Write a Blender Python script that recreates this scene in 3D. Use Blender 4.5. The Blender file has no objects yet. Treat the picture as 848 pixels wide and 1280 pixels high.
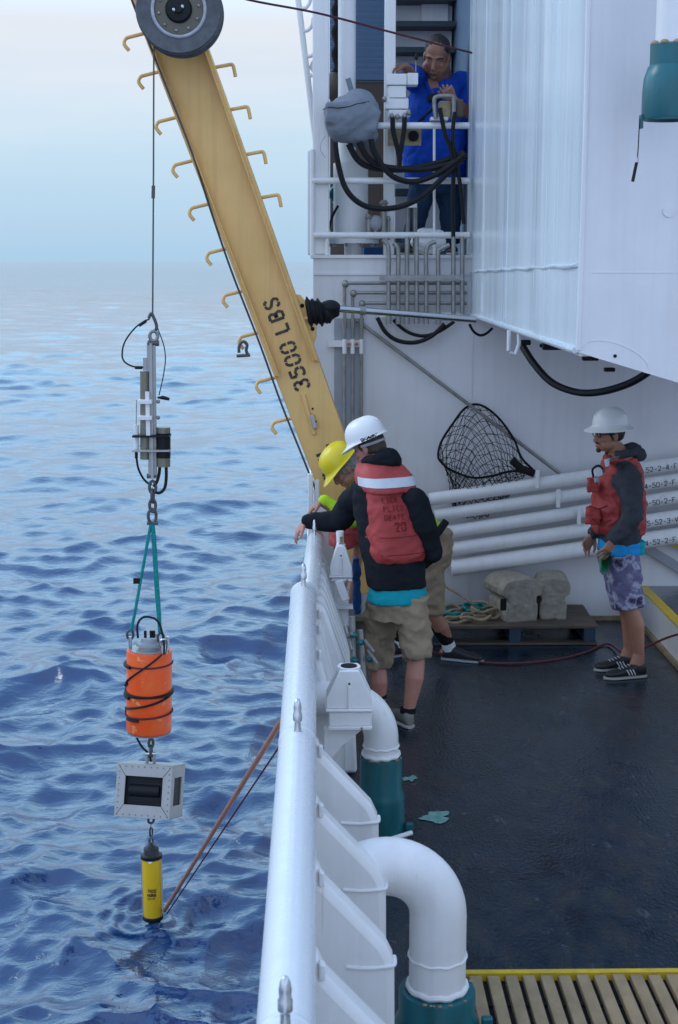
import bpy, math, random
import numpy as np
from mathutils import Vector as V, Matrix, noise
from mathutils.bvhtree import BVHTree
R = math.radians
random.seed(7)
sc = bpy.context.scene
col = sc.collection

# ------------------------------------------------------------------ camera
FPX, W0, H0 = 1780.0, 848, 1280
PITCH, YAW, CH = math.atan(313 / FPX), R(0.87), 2.8
cd = bpy.data.cameras.new('camera')
cam = bpy.data.objects.new('camera', cd); col.objects.link(cam)
cam.location = (0, 0, CH)
cam.rotation_euler = (math.pi / 2 - PITCH, 0, -YAW)
cd.sensor_fit = 'VERTICAL'; cd.sensor_height = 36; cd.lens = FPX / H0 * 36
cd.clip_end = 60000; cd.clip_start = 0.05
cd.dof.use_dof = True; cd.dof.focus_distance = 9.4; cd.dof.aperture_fstop = 7.1
sc.camera = cam
# real-world point on the plane y = Y (or z = Z) seen at photograph position (u, v): used to measure the place
_F = V((math.sin(YAW) * math.cos(PITCH), math.cos(YAW) * math.cos(PITCH), -math.sin(PITCH)))
_R = V((math.cos(YAW), -math.sin(YAW), 0)); _U = _R.cross(_F)
def ray(u, v): return _R * ((u - 424) / FPX) + _U * ((640 - v) / FPX) + _F
def at(u, v, Y):
    d = ray(u, v); return V((0, 0, CH)) + d * (Y / d.y)
def onz(u, v, Z):
    d = ray(u, v); return V((0, 0, CH)) + d * ((Z - CH) / d.z)
def ppm(Y, z=1.5):                     # photograph pixels per metre at depth Y
    return FPX / (Y * math.cos(PITCH) + (CH - z) * math.sin(PITCH))

# ------------------------------------------------------------------ world + sun
SUN_EL, SUN_AZ = R(38), R(-72)        # azimuth from +y towards +x
w = bpy.data.worlds.new('World'); sc.world = w; w.use_nodes = True
nt = w.node_tree; nt.nodes.clear()
def N(t, typ, **k):
    n = t.nodes.new(typ)
    for a, b in k.items():
        if a == 'ins':
            for i, x in b.items(): n.inputs[i].default_value = x
        else: setattr(n, a, b)
    return n
out = N(nt, 'ShaderNodeOutputWorld'); bg = N(nt, 'ShaderNodeBackground'); bg.inputs[1].default_value = 0.1
sky = N(nt, 'ShaderNodeTexSky', sky_type='NISHITA'); sky.sun_disc = False
sky.sun_elevation = SUN_EL; sky.sun_rotation = SUN_AZ; sky.air_density = 1.0; sky.dust_density = 1.0; sky.ozone_density = 2.0
tc = N(nt, 'ShaderNodeTexCoord'); sep = N(nt, 'ShaderNodeSeparateXYZ')
nt.links.new(tc.outputs['Generated'], sep.inputs[0])
ramp = N(nt, 'ShaderNodeValToRGB')
nt.links.new(sep.outputs['Z'], ramp.inputs[0])
el = ramp.color_ramp.elements
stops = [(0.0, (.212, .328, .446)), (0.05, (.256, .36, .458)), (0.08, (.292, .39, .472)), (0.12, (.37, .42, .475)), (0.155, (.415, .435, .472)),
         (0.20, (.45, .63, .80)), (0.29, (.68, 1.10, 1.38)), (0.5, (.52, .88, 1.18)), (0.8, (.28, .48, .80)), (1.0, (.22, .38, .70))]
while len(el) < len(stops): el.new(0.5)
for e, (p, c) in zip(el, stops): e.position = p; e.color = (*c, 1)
# thin cloud streaks
mp = N(nt, 'ShaderNodeMapping'); mp.inputs['Scale'].default_value = (2.2, 2.2, 16)
nt.links.new(tc.outputs['Generated'], mp.inputs[0])
cn = N(nt, 'ShaderNodeTexNoise', ins={'Scale': 1.6, 'Detail': 5, 'Roughness': .52})
nt.links.new(mp.outputs[0], cn.inputs['Vector'])
cr = N(nt, 'ShaderNodeMapRange', ins={1: .42, 2: .72, 3: 0, 4: .45})
nt.links.new(cn.outputs[0], cr.inputs[0])
mixc = N(nt, 'ShaderNodeMix', data_type='RGBA'); mixc.inputs['B'].default_value = (.46, .47, .50, 1)
cel = N(nt, 'ShaderNodeMapRange', ins={1: .04, 2: .12, 3: 0, 4: 1}); nt.links.new(sep.outputs['Z'], cel.inputs[0])
cel2 = N(nt, 'ShaderNodeMapRange', ins={1: .17, 2: .28, 3: 1, 4: .25}); nt.links.new(sep.outputs['Z'], cel2.inputs[0])
cm0 = N(nt, 'ShaderNodeMath', operation='MULTIPLY'); nt.links.new(cel.outputs[0], cm0.inputs[0]); nt.links.new(cel2.outputs[0], cm0.inputs[1])
cm = N(nt, 'ShaderNodeMath', operation='MULTIPLY'); nt.links.new(cr.outputs[0], cm.inputs[0]); nt.links.new(cm0.outputs[0], cm.inputs[1])
nt.links.new(cm.outputs[0], mixc.inputs['Factor']); nt.links.new(ramp.outputs[0], mixc.inputs['A'])
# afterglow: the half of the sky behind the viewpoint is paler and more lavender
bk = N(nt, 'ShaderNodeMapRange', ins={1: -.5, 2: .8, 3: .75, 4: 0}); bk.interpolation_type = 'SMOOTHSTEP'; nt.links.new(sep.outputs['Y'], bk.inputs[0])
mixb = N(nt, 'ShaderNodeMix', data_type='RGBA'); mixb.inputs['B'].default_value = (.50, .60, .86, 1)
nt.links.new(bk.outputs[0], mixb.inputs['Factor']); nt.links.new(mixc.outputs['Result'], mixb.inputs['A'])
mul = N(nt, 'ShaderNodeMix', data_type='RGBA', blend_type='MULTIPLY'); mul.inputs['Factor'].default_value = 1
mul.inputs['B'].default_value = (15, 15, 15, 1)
nt.links.new(mixb.outputs['Result'], mul.inputs['A'])
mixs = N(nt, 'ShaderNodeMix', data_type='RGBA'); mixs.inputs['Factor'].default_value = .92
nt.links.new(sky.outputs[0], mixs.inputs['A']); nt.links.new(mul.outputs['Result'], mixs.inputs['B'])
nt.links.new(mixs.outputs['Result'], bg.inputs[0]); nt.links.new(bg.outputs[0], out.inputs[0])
sl = bpy.data.lights.new('sun', 'SUN'); sl.energy = 0.55; sl.angle = R(25); sl.color = (1, .97, .94)
so = bpy.data.objects.new('sun', sl); col.objects.link(so); so.location = (-8, -6, 12)
sd = V((math.sin(SUN_AZ) * math.cos(SUN_EL), math.cos(SUN_AZ) * math.cos(SUN_EL), math.sin(SUN_EL)))
so.rotation_euler = sd.to_track_quat('Z', 'Y').to_euler()
sc.view_settings.view_transform = 'Standard'; sc.view_settings.look = 'None'
sc.view_settings.exposure = 0.38; sc.view_settings.gamma = 1.0
sc.cycles.max_bounces = 6

# ------------------------------------------------------------------ materials
def mat(name, c, rough=.5, metal=0.0, c2=None, nscale=8, namt=.5, bump=0.0, bscale=40, stretch=(1, 1, 1),
        spots=None, sscale=20, sthr=.68, spec=None, rvar=0.0, coat=0.0, sss=0.0, streak=None, streak_amt=.5, rust=0.0):
    m = bpy.data.materials.new(name); m.use_nodes = True
    t = m.node_tree; b = t.nodes['Principled BSDF']
    if spec is None: spec = .15 if rough >= .7 else .5
    b.inputs['Roughness'].default_value = rough; b.inputs['Metallic'].default_value = metal
    b.inputs['Specular IOR Level'].default_value = spec
    b.inputs['Coat Weight'].default_value = coat; b.inputs['Coat Roughness'].default_value = .15
    if sss: b.inputs['Subsurface Weight'].default_value = sss; b.inputs['Subsurface Radius'].default_value = (.012, .005, .003); b.inputs['Subsurface Scale'].default_value = 1.0
    g = N(t, 'ShaderNodeNewGeometry'); mpn = N(t, 'ShaderNodeMapping'); mpn.inputs['Scale'].default_value = stretch
    t.links.new(g.outputs['Position'], mpn.inputs[0])
    if c2 is None: c2 = tuple(x * .8 for x in c)
    n1 = N(t, 'ShaderNodeTexNoise', ins={'Scale': nscale, 'Detail': 5, 'Roughness': .6}); t.links.new(mpn.outputs[0], n1.inputs['Vector'])
    r1 = N(t, 'ShaderNodeMapRange', ins={1: .35, 2: .68, 3: 0, 4: namt}); t.links.new(n1.outputs[0], r1.inputs[0])
    mx = N(t, 'ShaderNodeMix', data_type='RGBA'); mx.inputs['A'].default_value = (*c, 1); mx.inputs['B'].default_value = (*c2, 1)
    t.links.new(r1.outputs[0], mx.inputs['Factor']); cur = mx.outputs['Result']
    if streak:
        ms = N(t, 'ShaderNodeMapping'); ms.inputs['Scale'].default_value = (9, 9, .35); t.links.new(g.outputs['Position'], ms.inputs[0])
        n3 = N(t, 'ShaderNodeTexNoise', ins={'Scale': 1.5, 'Detail': 4, 'Roughness': .6}); t.links.new(ms.outputs[0], n3.inputs['Vector'])
        r3 = N(t, 'ShaderNodeMapRange', ins={1: .48, 2: .75, 3: 0, 4: streak_amt}); t.links.new(n3.outputs[0], r3.inputs[0])
        m3 = N(t, 'ShaderNodeMix', data_type='RGBA'); m3.inputs['B'].default_value = (*streak, 1)
        t.links.new(cur, m3.inputs['A']); t.links.new(r3.outputs[0], m3.inputs['Factor']); cur = m3.outputs['Result']
    if rust:
        mr = N(t, 'ShaderNodeMapping'); mr.inputs['Scale'].default_value = (13, 13, .9); t.links.new(g.outputs['Position'], mr.inputs[0])
        n4 = N(t, 'ShaderNodeTexNoise', ins={'Scale': 1.3, 'Detail': 5, 'Roughness': .62}); t.links.new(mr.outputs[0], n4.inputs['Vector'])
        r4 = N(t, 'ShaderNodeMapRange', ins={1: .66, 2: .76, 3: 0, 4: rust}); t.links.new(n4.outputs[0], r4.inputs[0])
        m4 = N(t, 'ShaderNodeMix', data_type='RGBA'); m4.inputs['B'].default_value = (.36, .22, .12, 1)
        t.links.new(cur, m4.inputs['A']); t.links.new(r4.outputs[0], m4.inputs['Factor']); cur = m4.outputs['Result']
    if spots:
        n2 = N(t, 'ShaderNodeTexNoise', ins={'Scale': sscale, 'Detail': 6, 'Roughness': .7}); t.links.new(mpn.outputs[0], n2.inputs['Vector'])
        r2 = N(t, 'ShaderNodeMapRange', ins={1: sthr, 2: sthr + .06, 3: 0, 4: .9}); t.links.new(n2.outputs[0], r2.inputs[0])
        m2 = N(t, 'ShaderNodeMix', data_type='RGBA'); m2.inputs['B'].default_value = (*spots, 1)
        t.links.new(cur, m2.inputs['A']); t.links.new(r2.outputs[0], m2.inputs['Factor']); cur = m2.outputs['Result']
    t.links.new(cur, b.inputs['Base Color'])
    if rvar:
        rr = N(t, 'ShaderNodeMapRange', ins={1: .3, 2: .7, 3: max(.02, rough - rvar), 4: rough + rvar}); t.links.new(n1.outputs[0], rr.inputs[0]); t.links.new(rr.outputs[0], b.inputs['Roughness'])
    if bump:
        nb = N(t, 'ShaderNodeTexNoise', ins={'Scale': bscale, 'Detail': 3, 'Roughness': .55}); t.links.new(mpn.outputs[0], nb.inputs['Vector'])
        bn = N(t, 'ShaderNodeBump', ins={'Strength': bump, 'Distance': .01}); t.links.new(nb.outputs[0], bn.inputs['Height']); t.links.new(bn.outputs[0], b.inputs['Normal'])
    return m
M = {}
M['white'] = mat('white_paint', (.76, .75, .74), .38, c2=(.68, .68, .68), nscale=5, bump=.12, bscale=30, spots=(.33, .19, .1), sscale=10, sthr=.70, rvar=.08, streak=(.60, .585, .56), streak_amt=.4, rust=.45)
M['wall'] = mat('wall_paint', (.70, .69, .70), .42, c2=(.60, .59, .60), nscale=2.5, bump=.22, bscale=9, streak=(.54, .52, .5), streak_amt=.3, rust=.22)
M['rail'] = mat('rail_paint', (.66, .67, .685), .28, c2=(.55, .57, .59), nscale=9, namt=.35, bump=.045, bscale=34, spots=(.45, .42, .38), sscale=16, sthr=.77, rvar=.06)
M['side'] = mat('side_plating', (.70, .76, .79), .24, c2=(.54, .65, .72), nscale=2, namt=.5, bump=.20, bscale=5, stretch=(1, 2.6, .10), rvar=.1, streak=(.52, .60, .67), streak_amt=.45)  # white plating: sky-lit blue and reflection streaks put into the colour
M['boom'] = mat('boom_paint', (.78, .475, .155), .42, c2=(.66, .40, .13), nscale=4, bump=.1, bscale=30, spots=(.2, .08, .03), sscale=9, sthr=.70, streak=(.47, .28, .09), streak_amt=.45, rvar=.1)
M['deck'] = mat('deck_coating', (.012, .022, .040), .17, c2=(.026, .032, .042), nscale=2.6, namt=1, bump=.55, bscale=38, stretch=(1, .7, 1), rvar=.13, spec=.75, coat=.35)
M['tie'] = mat('worn_fitting', (.012, .015, .019), .35, c2=(.028, .028, .028), nscale=30, namt=.9)
M['deckred'] = mat('worn_primer', (.06, .02, .018), .3, bump=.3, bscale=40, rvar=.1)
M['teal'] = mat('teal_paint', (.0, .12, .15), .33, c2=(.0, .06, .06), nscale=7, namt=.9, bump=.15, bscale=25, stretch=(1, 1, .35), rvar=.1, spots=(.02, .22, .24), sscale=14, sthr=.76)
M['patch'] = mat('bare_green_paint', (.17, .37, .31), .5, c2=(.09, .20, .18), nscale=22, namt=.9)
M['grate'] = mat('grating_slat', (.34, .24, .13), .55, c2=(.22, .155, .085), nscale=12, namt=.9, bump=.3, bscale=50, spots=(.55, .55, .55), sscale=9, sthr=.66, stretch=(1, .6, 1))
M['yline'] = mat('yellow_line_paint', (.62, .42, .02), .45, c2=(.45, .3, .03), nscale=20, namt=.8)
M['black'] = mat('black_rubber', (.011, .012, .014), .5, bump=.1, spec=.2)
M['dark'] = mat('dark_void', (.01, .01, .012), .7)
M['steel'] = mat('stainless_steel', (.50, .51, .53), .22, 1.0, rvar=.08, bump=.05)
M['galv'] = mat('dull_grey_pipe', (.30, .30, .29), .42, .55, c2=(.2, .19, .17), nscale=14, namt=.8, spots=(.25, .15, .07), sscale=18, sthr=.72)
M['grey'] = mat('grey_paint', (.33, .35, .38), .5)
M['sheave'] = mat('sheave_steel', (.06, .064, .07), .45, .3, c2=(.10, .105, .115), nscale=20, namt=.8, bump=.1)
M['hub'] = mat('hub_plate', (.12, .11, .08), .5, .2)
M['ring'] = mat('worn_ring', (.45, .46, .5), .4, .2, c2=(.2, .2, .2), nscale=18, namt=.7)
M['wire'] = mat('wire_rope', (.10, .10, .10), .5, .5)
M['orange'] = mat('orange_housing', (.90, .075, .004), .42, c2=(.85, .15, .015), nscale=9, namt=.8, spots=(.85, .38, .12), sscale=11, sthr=.60, bump=.06)
M['yellow'] = mat('yellow_housing', (.78, .50, .01), .35, c2=(.72, .45, .01), nscale=8)
M['alum'] = mat('aluminium_sheet', (.38, .375, .36), .42, .35, c2=(.31, .30, .28), nscale=10, bump=.04)
M['olive'] = mat('olive_housing', (.20, .19, .14), .4, .4, c2=(.13, .12, .09), nscale=10)
M['rope'] = mat('teal_rope', (.02, .30, .29), .8, c2=(.01, .16, .17), nscale=60, namt=.9, bump=.4, bscale=200)
M['tanrope'] = mat('tan_rope', (.35, .28, .19), .85, c2=(.2, .16, .1), nscale=60, namt=.9)
M['pole'] = mat('varnished_pole', (.40, .17, .085), .4, c2=(.28, .11, .055), nscale=15)
M['thinline'] = mat('maroon_line', (.09, .03, .04), .7)
M['maroon'] = mat('red_hose', (.11, .012, .018), .45)
M['net'] = mat('black_net_cord', (.015, .014, .014), .8)
M['wood'] = mat('weathered_board', (.10, .075, .055), .6, c2=(.05, .04, .03), nscale=14, namt=.9, stretch=(.3, 2, 2), bump=.3, bscale=50)
M['blueblock'] = mat('blue_pallet_block', (.02, .045, .075), .6)
M['concrete'] = mat('grey_casting', (.31, .28, .23), .8, c2=(.20, .18, .145), nscale=14, namt=.9, bump=.5, bscale=50)
M['canvas'] = mat('grey_canvas', (.20, .23, .27), .75, c2=(.16, .185, .22), nscale=12, bump=.2, bscale=120)
M['louvre'] = mat('blue_grey_slat', (.16, .24, .34), .5, c2=(.12, .19, .28), nscale=6)
M['brown'] = mat('brown_panel', (.09, .06, .045), .6)
M['tanplate'] = mat('stained_plate', (.35, .28, .16), .6, c2=(.16, .11, .06), nscale=14, namt=.9)
M['darkteal'] = mat('dark_shelf', (.012, .03, .04), .5)
M['skin'] = mat('tanned_skin', (.36, .17, .105), .5, c2=(.30, .13, .08), nscale=30, sss=.12, bump=.05, bscale=150)
M['pinkskin'] = mat('fair_skin', (.48, .22, .16), .5, c2=(.42, .16, .11), nscale=30, sss=.12, bump=.05, bscale=150)
M['brownskin'] = mat('brown_skin', (.27, .125, .08), .5, c2=(.22, .095, .06), nscale=30, sss=.1, bump=.05, bscale=150)
M['jacket'] = mat('black_fleece', (.009, .011, .015), .85, c2=(.018, .021, .026), nscale=10, bump=.35, bscale=60)
M['hoodie'] = mat('grey_hoodie', (.055, .06, .07), .9, c2=(.04, .043, .052), nscale=14, bump=.3, bscale=90)
M['vest'] = mat('red_vest', (.40, .044, .040), .65, c2=(.30, .030, .028), nscale=8, namt=.8, bump=.2, bscale=45)
M['vestpink'] = mat('faded_vest', (.45, .066, .060), .65, c2=(.35, .042, .039), nscale=9, namt=.8, bump=.2, bscale=45)
M['vestink'] = mat('faded_print', (.21, .022, .024), .7)
M['reflect'] = mat('reflective_tape', (.62, .66, .70), .35, c2=(.5, .52, .55), nscale=20)
M['khaki'] = mat('khaki_cloth', (.33, .255, .175), .85, c2=(.26, .20, .135), nscale=10, bump=.3, bscale=70)
M['turq'] = mat('turquoise_shirt', (.01, .33, .40), .8, bump=.2, bscale=60)
M['sky_cloth'] = mat('bright_blue_cloth', (.02, .28, .62), .8, bump=.2, bscale=60)
M['blueshirt'] = mat('royal_blue_shirt', (.006, .055, .36), .8, c2=(.004, .035, .24), nscale=9, bump=.3, bscale=50)
M['jeans'] = mat('dark_jeans', (.012, .03, .065), .85, c2=(.03, .06, .11), nscale=10, bump=.3, bscale=90)
M['hivis'] = mat('lime_shirt', (.50, .75, .03), .8, bump=.2, bscale=60)
M['whitehat'] = mat('white_hard_hat', (.80, .80, .79), .3, c2=(.74, .74, .74), nscale=9, bump=.03)
M['yellowhat'] = mat('yellow_hard_hat', (.80, .62, .01), .3, c2=(.74, .56, .01), nscale=9, bump=.03)
M['hair'] = mat('dark_hair', (.018, .013, .010), .6, bump=.6, bscale=120)
M['greyhair'] = mat('grey_hair', (.28, .27, .27), .6, c2=(.15, .14, .14), nscale=60, namt=.9, bump=.6, bscale=120)
M['ltbrown'] = mat('brown_hair', (.07, .045, .03), .6, bump=.6, bscale=120)
M['shoeblk'] = mat('black_shoe', (.014, .014, .016), .5)
M['shoegrey'] = mat('grey_shoe', (.20, .19, .17), .7, bump=.2)
M['sole'] = mat('pale_sole', (.40, .38, .34), .7)
M['sock'] = mat('white_sock', (.65, .65, .65), .85)
M['blacksock'] = mat('black_sock', (.012, .012, .014), .85)
M['eye'] = mat('eye', (.05, .04, .035), .2)
M['ink'] = mat('black_stencil_paint', (.012, .011, .010), .6, c2=(.10, .075, .04), nscale=35, namt=.8)
M['glass'] = mat('pale_band', (.45, .46, .48), .5)
M['bluerag'] = mat('blue_rag', (.02, .07, .19), .85, bump=.3, bscale=60)
M['green'] = mat('green_lamp', (.01, .5, .05), .3)

def deck_mat():
    m = bpy.data.materials.new('wet_deck'); m.use_nodes = True; t = m.node_tree; b = t.nodes['Principled BSDF']
    g = N(t, 'ShaderNodeNewGeometry'); mpn = N(t, 'ShaderNodeMapping'); mpn.inputs['Scale'].default_value = (1, .55, 1); t.links.new(g.outputs['Position'], mpn.inputs[0])
    big = N(t, 'ShaderNodeTexNoise', ins={'Scale': 1.7, 'Detail': 6, 'Roughness': .65, 'Distortion': .6}); t.links.new(mpn.outputs[0], big.inputs['Vector'])
    mid = N(t, 'ShaderNodeTexNoise', ins={'Scale': 9.0, 'Detail': 5, 'Roughness': .6, 'Distortion': .8}); t.links.new(mpn.outputs[0], mid.inputs['Vector'])
    fine = N(t, 'ShaderNodeTexNoise', ins={'Scale': 65.0, 'Detail': 3}); t.links.new(mpn.outputs[0], fine.inputs['Vector'])
    vo = N(t, 'ShaderNodeTexVoronoi', ins={'Scale': 7.0}, feature='DISTANCE_TO_EDGE'); t.links.new(mpn.outputs[0], vo.inputs['Vector'])
    rp = N(t, 'ShaderNodeValToRGB'); e = rp.color_ramp.elements
    while len(e) < 5: e.new(.5)
    for q, (p, c) in zip(e, [(.30, (.003, .006, .010)), (.43, (.004, .012, .022)), (.50, (.009, .021, .034)), (.57, (.020, .024, .028)), (.70, (.050, .060, .068))]): q.position = p; q.color = (*c, 1)
    mxx = N(t, 'ShaderNodeMix', data_type='FLOAT'); mxx.inputs['Factor'].default_value = .45
    t.links.new(big.outputs[0], mxx.inputs['A']); t.links.new(mid.outputs[0], mxx.inputs['B']); t.links.new(mxx.outputs['Result'], rp.inputs[0])
    red = N(t, 'ShaderNodeTexNoise', ins={'Scale': 2.3, 'Detail': 6, 'Roughness': .7}); 
    mp2 = N(t, 'ShaderNodeMapping'); mp2.inputs['Location'].default_value = (3.1, 7.7, 0); t.links.new(g.outputs['Position'], mp2.inputs[0]); t.links.new(mp2.outputs[0], red.inputs['Vector'])
    rr = N(t, 'ShaderNodeMapRange', ins={1: .64, 2: .72, 3: 0, 4: .7}); t.links.new(red.outputs[0], rr.inputs[0])
    mc = N(t, 'ShaderNodeMix', data_type='RGBA'); mc.inputs['B'].default_value = (.06, .016, .014, 1); t.links.new(rp.outputs[0], mc.inputs['A']); t.links.new(rr.outputs[0], mc.inputs['Factor'])
    sc_ = N(t, 'ShaderNodeTexNoise', ins={'Scale': 14.0, 'Detail': 6, 'Roughness': .75, 'Distortion': .4}); t.links.new(mpn.outputs[0], sc_.inputs['Vector'])
    rs_ = N(t, 'ShaderNodeMapRange', ins={1: .60, 2: .72, 3: 0, 4: .7}); t.links.new(sc_.outputs[0], rs_.inputs[0])
    md = N(t, 'ShaderNodeMix', data_type='RGBA'); md.inputs['B'].default_value = (.11, .13, .15, 1); t.links.new(mc.outputs['Result'], md.inputs['A']); t.links.new(rs_.outputs[0], md.inputs['Factor'])
    t.links.new(md.outputs['Result'], b.inputs['Base Color'])
    ro = N(t, 'ShaderNodeMapRange', ins={1: .36, 2: .64, 3: .05, 4: .42}); t.links.new(big.outputs[0], ro.inputs[0]); t.links.new(ro.outputs[0], b.inputs['Roughness'])
    crk = N(t, 'ShaderNodeMapRange', ins={1: 0, 2: .05, 3: 0, 4: 1}); t.links.new(vo.outputs['Distance'], crk.inputs[0])
    b0 = N(t, 'ShaderNodeBump', ins={'Strength': .10, 'Distance': .002}); t.links.new(crk.outputs[0], b0.inputs['Height'])
    b1 = N(t, 'ShaderNodeBump', ins={'Strength': .35, 'Distance': .005}); t.links.new(mid.outputs[0], b1.inputs['Height']); t.links.new(b0.outputs[0], b1.inputs['Normal'])
    b2 = N(t, 'ShaderNodeBump', ins={'Strength': .7, 'Distance': .005}); t.links.new(fine.outputs[0], b2.inputs['Height']); t.links.new(b1.outputs[0], b2.inputs['Normal'])
    t.links.new(b2.outputs[0], b.inputs['Normal']); b.inputs['Specular IOR Level'].default_value = .6
    return m
M['wetdeck'] = deck_mat()
# printed board shorts: pale lilac with dark flowers and a green patch
def shorts_mat():
    m = bpy.data.materials.new('flower_print'); m.use_nodes = True; t = m.node_tree; b = t.nodes['Principled BSDF']
    b.inputs['Roughness'].default_value = .8
    g = N(t, 'ShaderNodeNewGeometry')
    vo = N(t, 'ShaderNodeTexVoronoi', ins={'Scale': 9.0}); t.links.new(g.outputs['Position'], vo.inputs['Vector'])
    n = N(t, 'ShaderNodeTexNoise', ins={'Scale': 24.0, 'Detail': 3, 'Distortion': 1.5}); t.links.new(g.outputs['Position'], n.inputs['Vector'])
    ad = N(t, 'ShaderNodeMath', operation='MULTIPLY_ADD', ins={1: .55}); t.links.new(n.outputs[0], ad.inputs[0]); t.links.new(vo.outputs['Distance'], ad.inputs[2])
    rp = N(t, 'ShaderNodeValToRGB'); e = rp.color_ramp.elements
    for p, c in [(.0, (.03, .025, .05)), (.5, (.05, .045, .09)), (.60, (.22, .20, .32)), (.72, (.50, .50, .60)), (.9, (.25, .24, .36))][0:5]:
        if len(e) < 5: pass
    while len(e) < 5: e.new(.5)
    for q, (p, c) in zip(e, [(.0, (.015, .013, .025)), (.48, (.03, .025, .05)), (.56, (.12, .105, .19)), (.70, (.34, .34, .44)), (.85, (.12, .105, .20))]): q.position = p; q.color = (*c, 1)
    t.links.new(ad.outputs[0], rp.inputs[0]); t.links.new(rp.outputs[0], b.inputs['Base Color'])
    return m
M['flower'] = shorts_mat()

# ------------------------------------------------------------------ mesh builder
class MB:
    def __init__(s): s.v = []; s.f = []
    def add(s, vs, fs):
        o = len(s.v); s.v += [V(p) for p in vs]; s.f += [tuple(i + o for i in f) for f in fs]; return s
    def box(s, c, size, X=None, Y=None, Z=None):
        X = V(X).normalized() if X is not None else V((1, 0, 0))
        if Y is None and Z is None:
            Z = V((0, 0, 1)); Y = Z.cross(X).normalized(); Z = X.cross(Y)
        elif Z is None: Y = V(Y).normalized(); Z = X.cross(Y).normalized()
        elif Y is None: Z = V(Z).normalized(); Y = Z.cross(X).normalized()
        c = V(c); a, b, d = (q / 2 for q in size)
        vs = [c + X * (a * i) + Y * (b * j) + Z * (d * k) for k in (-1, 1) for j in (-1, 1) for i in (-1, 1)]
        return s.add(vs, [(0, 2, 3, 1), (4, 5, 7, 6), (0, 1, 5, 4), (2, 6, 7, 3), (0, 4, 6, 2), (1, 3, 7, 5)])
    def bb(s, lo, hi):
        lo, hi = V(lo), V(hi); return s.box((lo + hi) / 2, hi - lo)
    def prism(s, poly, ext):
        n = len(poly); e = V(ext); p = [V(q) for q in poly]
        return s.add(p + [q + e for q in p], [tuple(range(n))[::-1], tuple(range(n, 2 * n))] + [(i, (i + 1) % n, n + (i + 1) % n, n + i) for i in range(n)])
    def loft(s, secs, n=24, p=2.0, caps=True):
        o = len(s.v)
        for (c, X, Y, rx, ry) in secs:
            c = V(c)
            for k in range(n):
                a = 2 * math.pi * k / n; ca, sa = math.cos(a), math.sin(a)
                x = math.copysign(abs(ca) ** (2 / p), ca) * rx; y = math.copysign(abs(sa) ** (2 / p), sa) * ry
                s.v.append(c + X * x + Y * y)
        m = len(secs)
        for i in range(m - 1):
            for k in range(n):
                a = o + i * n + k; b = o + i * n + (k + 1) % n
                s.f.append((a, b, b + n, a + n))
        if caps: s.f.append(tuple(range(o, o + n))[::-1]); s.f.append(tuple(range(o + (m - 1) * n, o + m * n)))
        return s
    def tube(s, pts, r, n=10, caps=True, closed=False):
        pts = [V(p) for p in pts]; m = len(pts)
        rs = r if isinstance(r, (list, tuple)) else [r] * m
        up = None; secs = []
        for i in range(m):
            if closed: t = pts[(i + 1) % m] - pts[i - 1]
            else: t = pts[min(i + 1, m - 1)] - pts[max(i - 1, 0)]
            t.normalize()
            if up is None:
                up = t.cross(V((0, 0, 1)) if abs(t.z) < .9 else V((1, 0, 0))).normalized()
            else:
                up = (up - t * up.dot(t)).normalized()
            secs.append((pts[i], up, t.cross(up), rs[i], rs[i]))
        if closed: secs.append(secs[0]); caps = False
        return s.loft(secs, n, 2.0, caps)
    def cyl(s, a, b, r, n=20, r2=None):
        return s.tube([a, b], [r, r if r2 is None else r2], n)
    def lathe(s, c, axis, prof, n=32):          # prof: (radius, height along axis)
        axis = V(axis).normalized(); X = axis.orthogonal().normalized(); Y = axis.cross(X)
        return s.loft([(V(c) + axis * h, X, Y, r, r) for r, h in prof], n)
    def ell(s, c, r, X=V((1, 0, 0)), Y=V((0, 1, 0)), Z=V((0, 0, 1)), n=16, m=10):
        c = V(c); o = len(s.v); vs = [c - Z * r[2]]
        for i in range(1, m):
            a = -math.pi / 2 + math.pi * i / m
            for k in range(n):
                b = 2 * math.pi * k / n
                vs.append(c + X * (r[0] * math.cos(a) * math.cos(b)) + Y * (r[1] * math.cos(a) * math.sin(b)) + Z * (r[2] * math.sin(a)))
        vs.append(c + Z * r[2]); L = len(vs) - 1; fs = []
        for k in range(n):
            k2 = (k + 1) % n; fs.append((0, 1 + k2, 1 + k)); fs.append((L, L - n + k, L - n + k2))
            for i in range(m - 2): a = 1 + i * n; fs.append((a + k, a + k2, a + n + k2, a + n + k))
        return s.add(vs, fs)
    def build(s, name, m, parent=None, base=None, bevel=0, smooth=True, ang=35):
        return make(name, s.v, s.f, m, parent, base, bevel, smooth, ang)

WL = {}
def make(name, vs, fs, m, parent=None, base=None, bevel=0, smooth=True, ang=35):
    lo = V([min(p[i] for p in vs) for i in range(3)]); hi = V([max(p[i] for p in vs) for i in range(3)])
    if base is None: base = V(((lo.x + hi.x) / 2, (lo.y + hi.y) / 2, lo.z))
    base = V(base)
    me = bpy.data.meshes.new(name); me.from_pydata([tuple(p - base) for p in vs], [], fs); me.update()
    me.materials.append(m if not isinstance(m, str) else M[m])
    if smooth:
        me.shade_smooth(); me.set_sharp_from_angle(angle=R(ang))
    return link(name, me, base, parent, bevel)
def link(name, me, base, parent=None, bevel=0):
    o = bpy.data.objects.new(name, me); col.objects.link(o); WL[o] = V(base)
    if parent is not None:
        o.parent = parent; o.location = V(base) - WL[parent]
    else: o.location = base
    if bevel:
        b = o.modifiers.new('bevel', 'BEVEL'); b.width = bevel; b.segments = 2; b.limit_method = 'ANGLE'; b.angle_limit = R(40)
    return o
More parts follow.
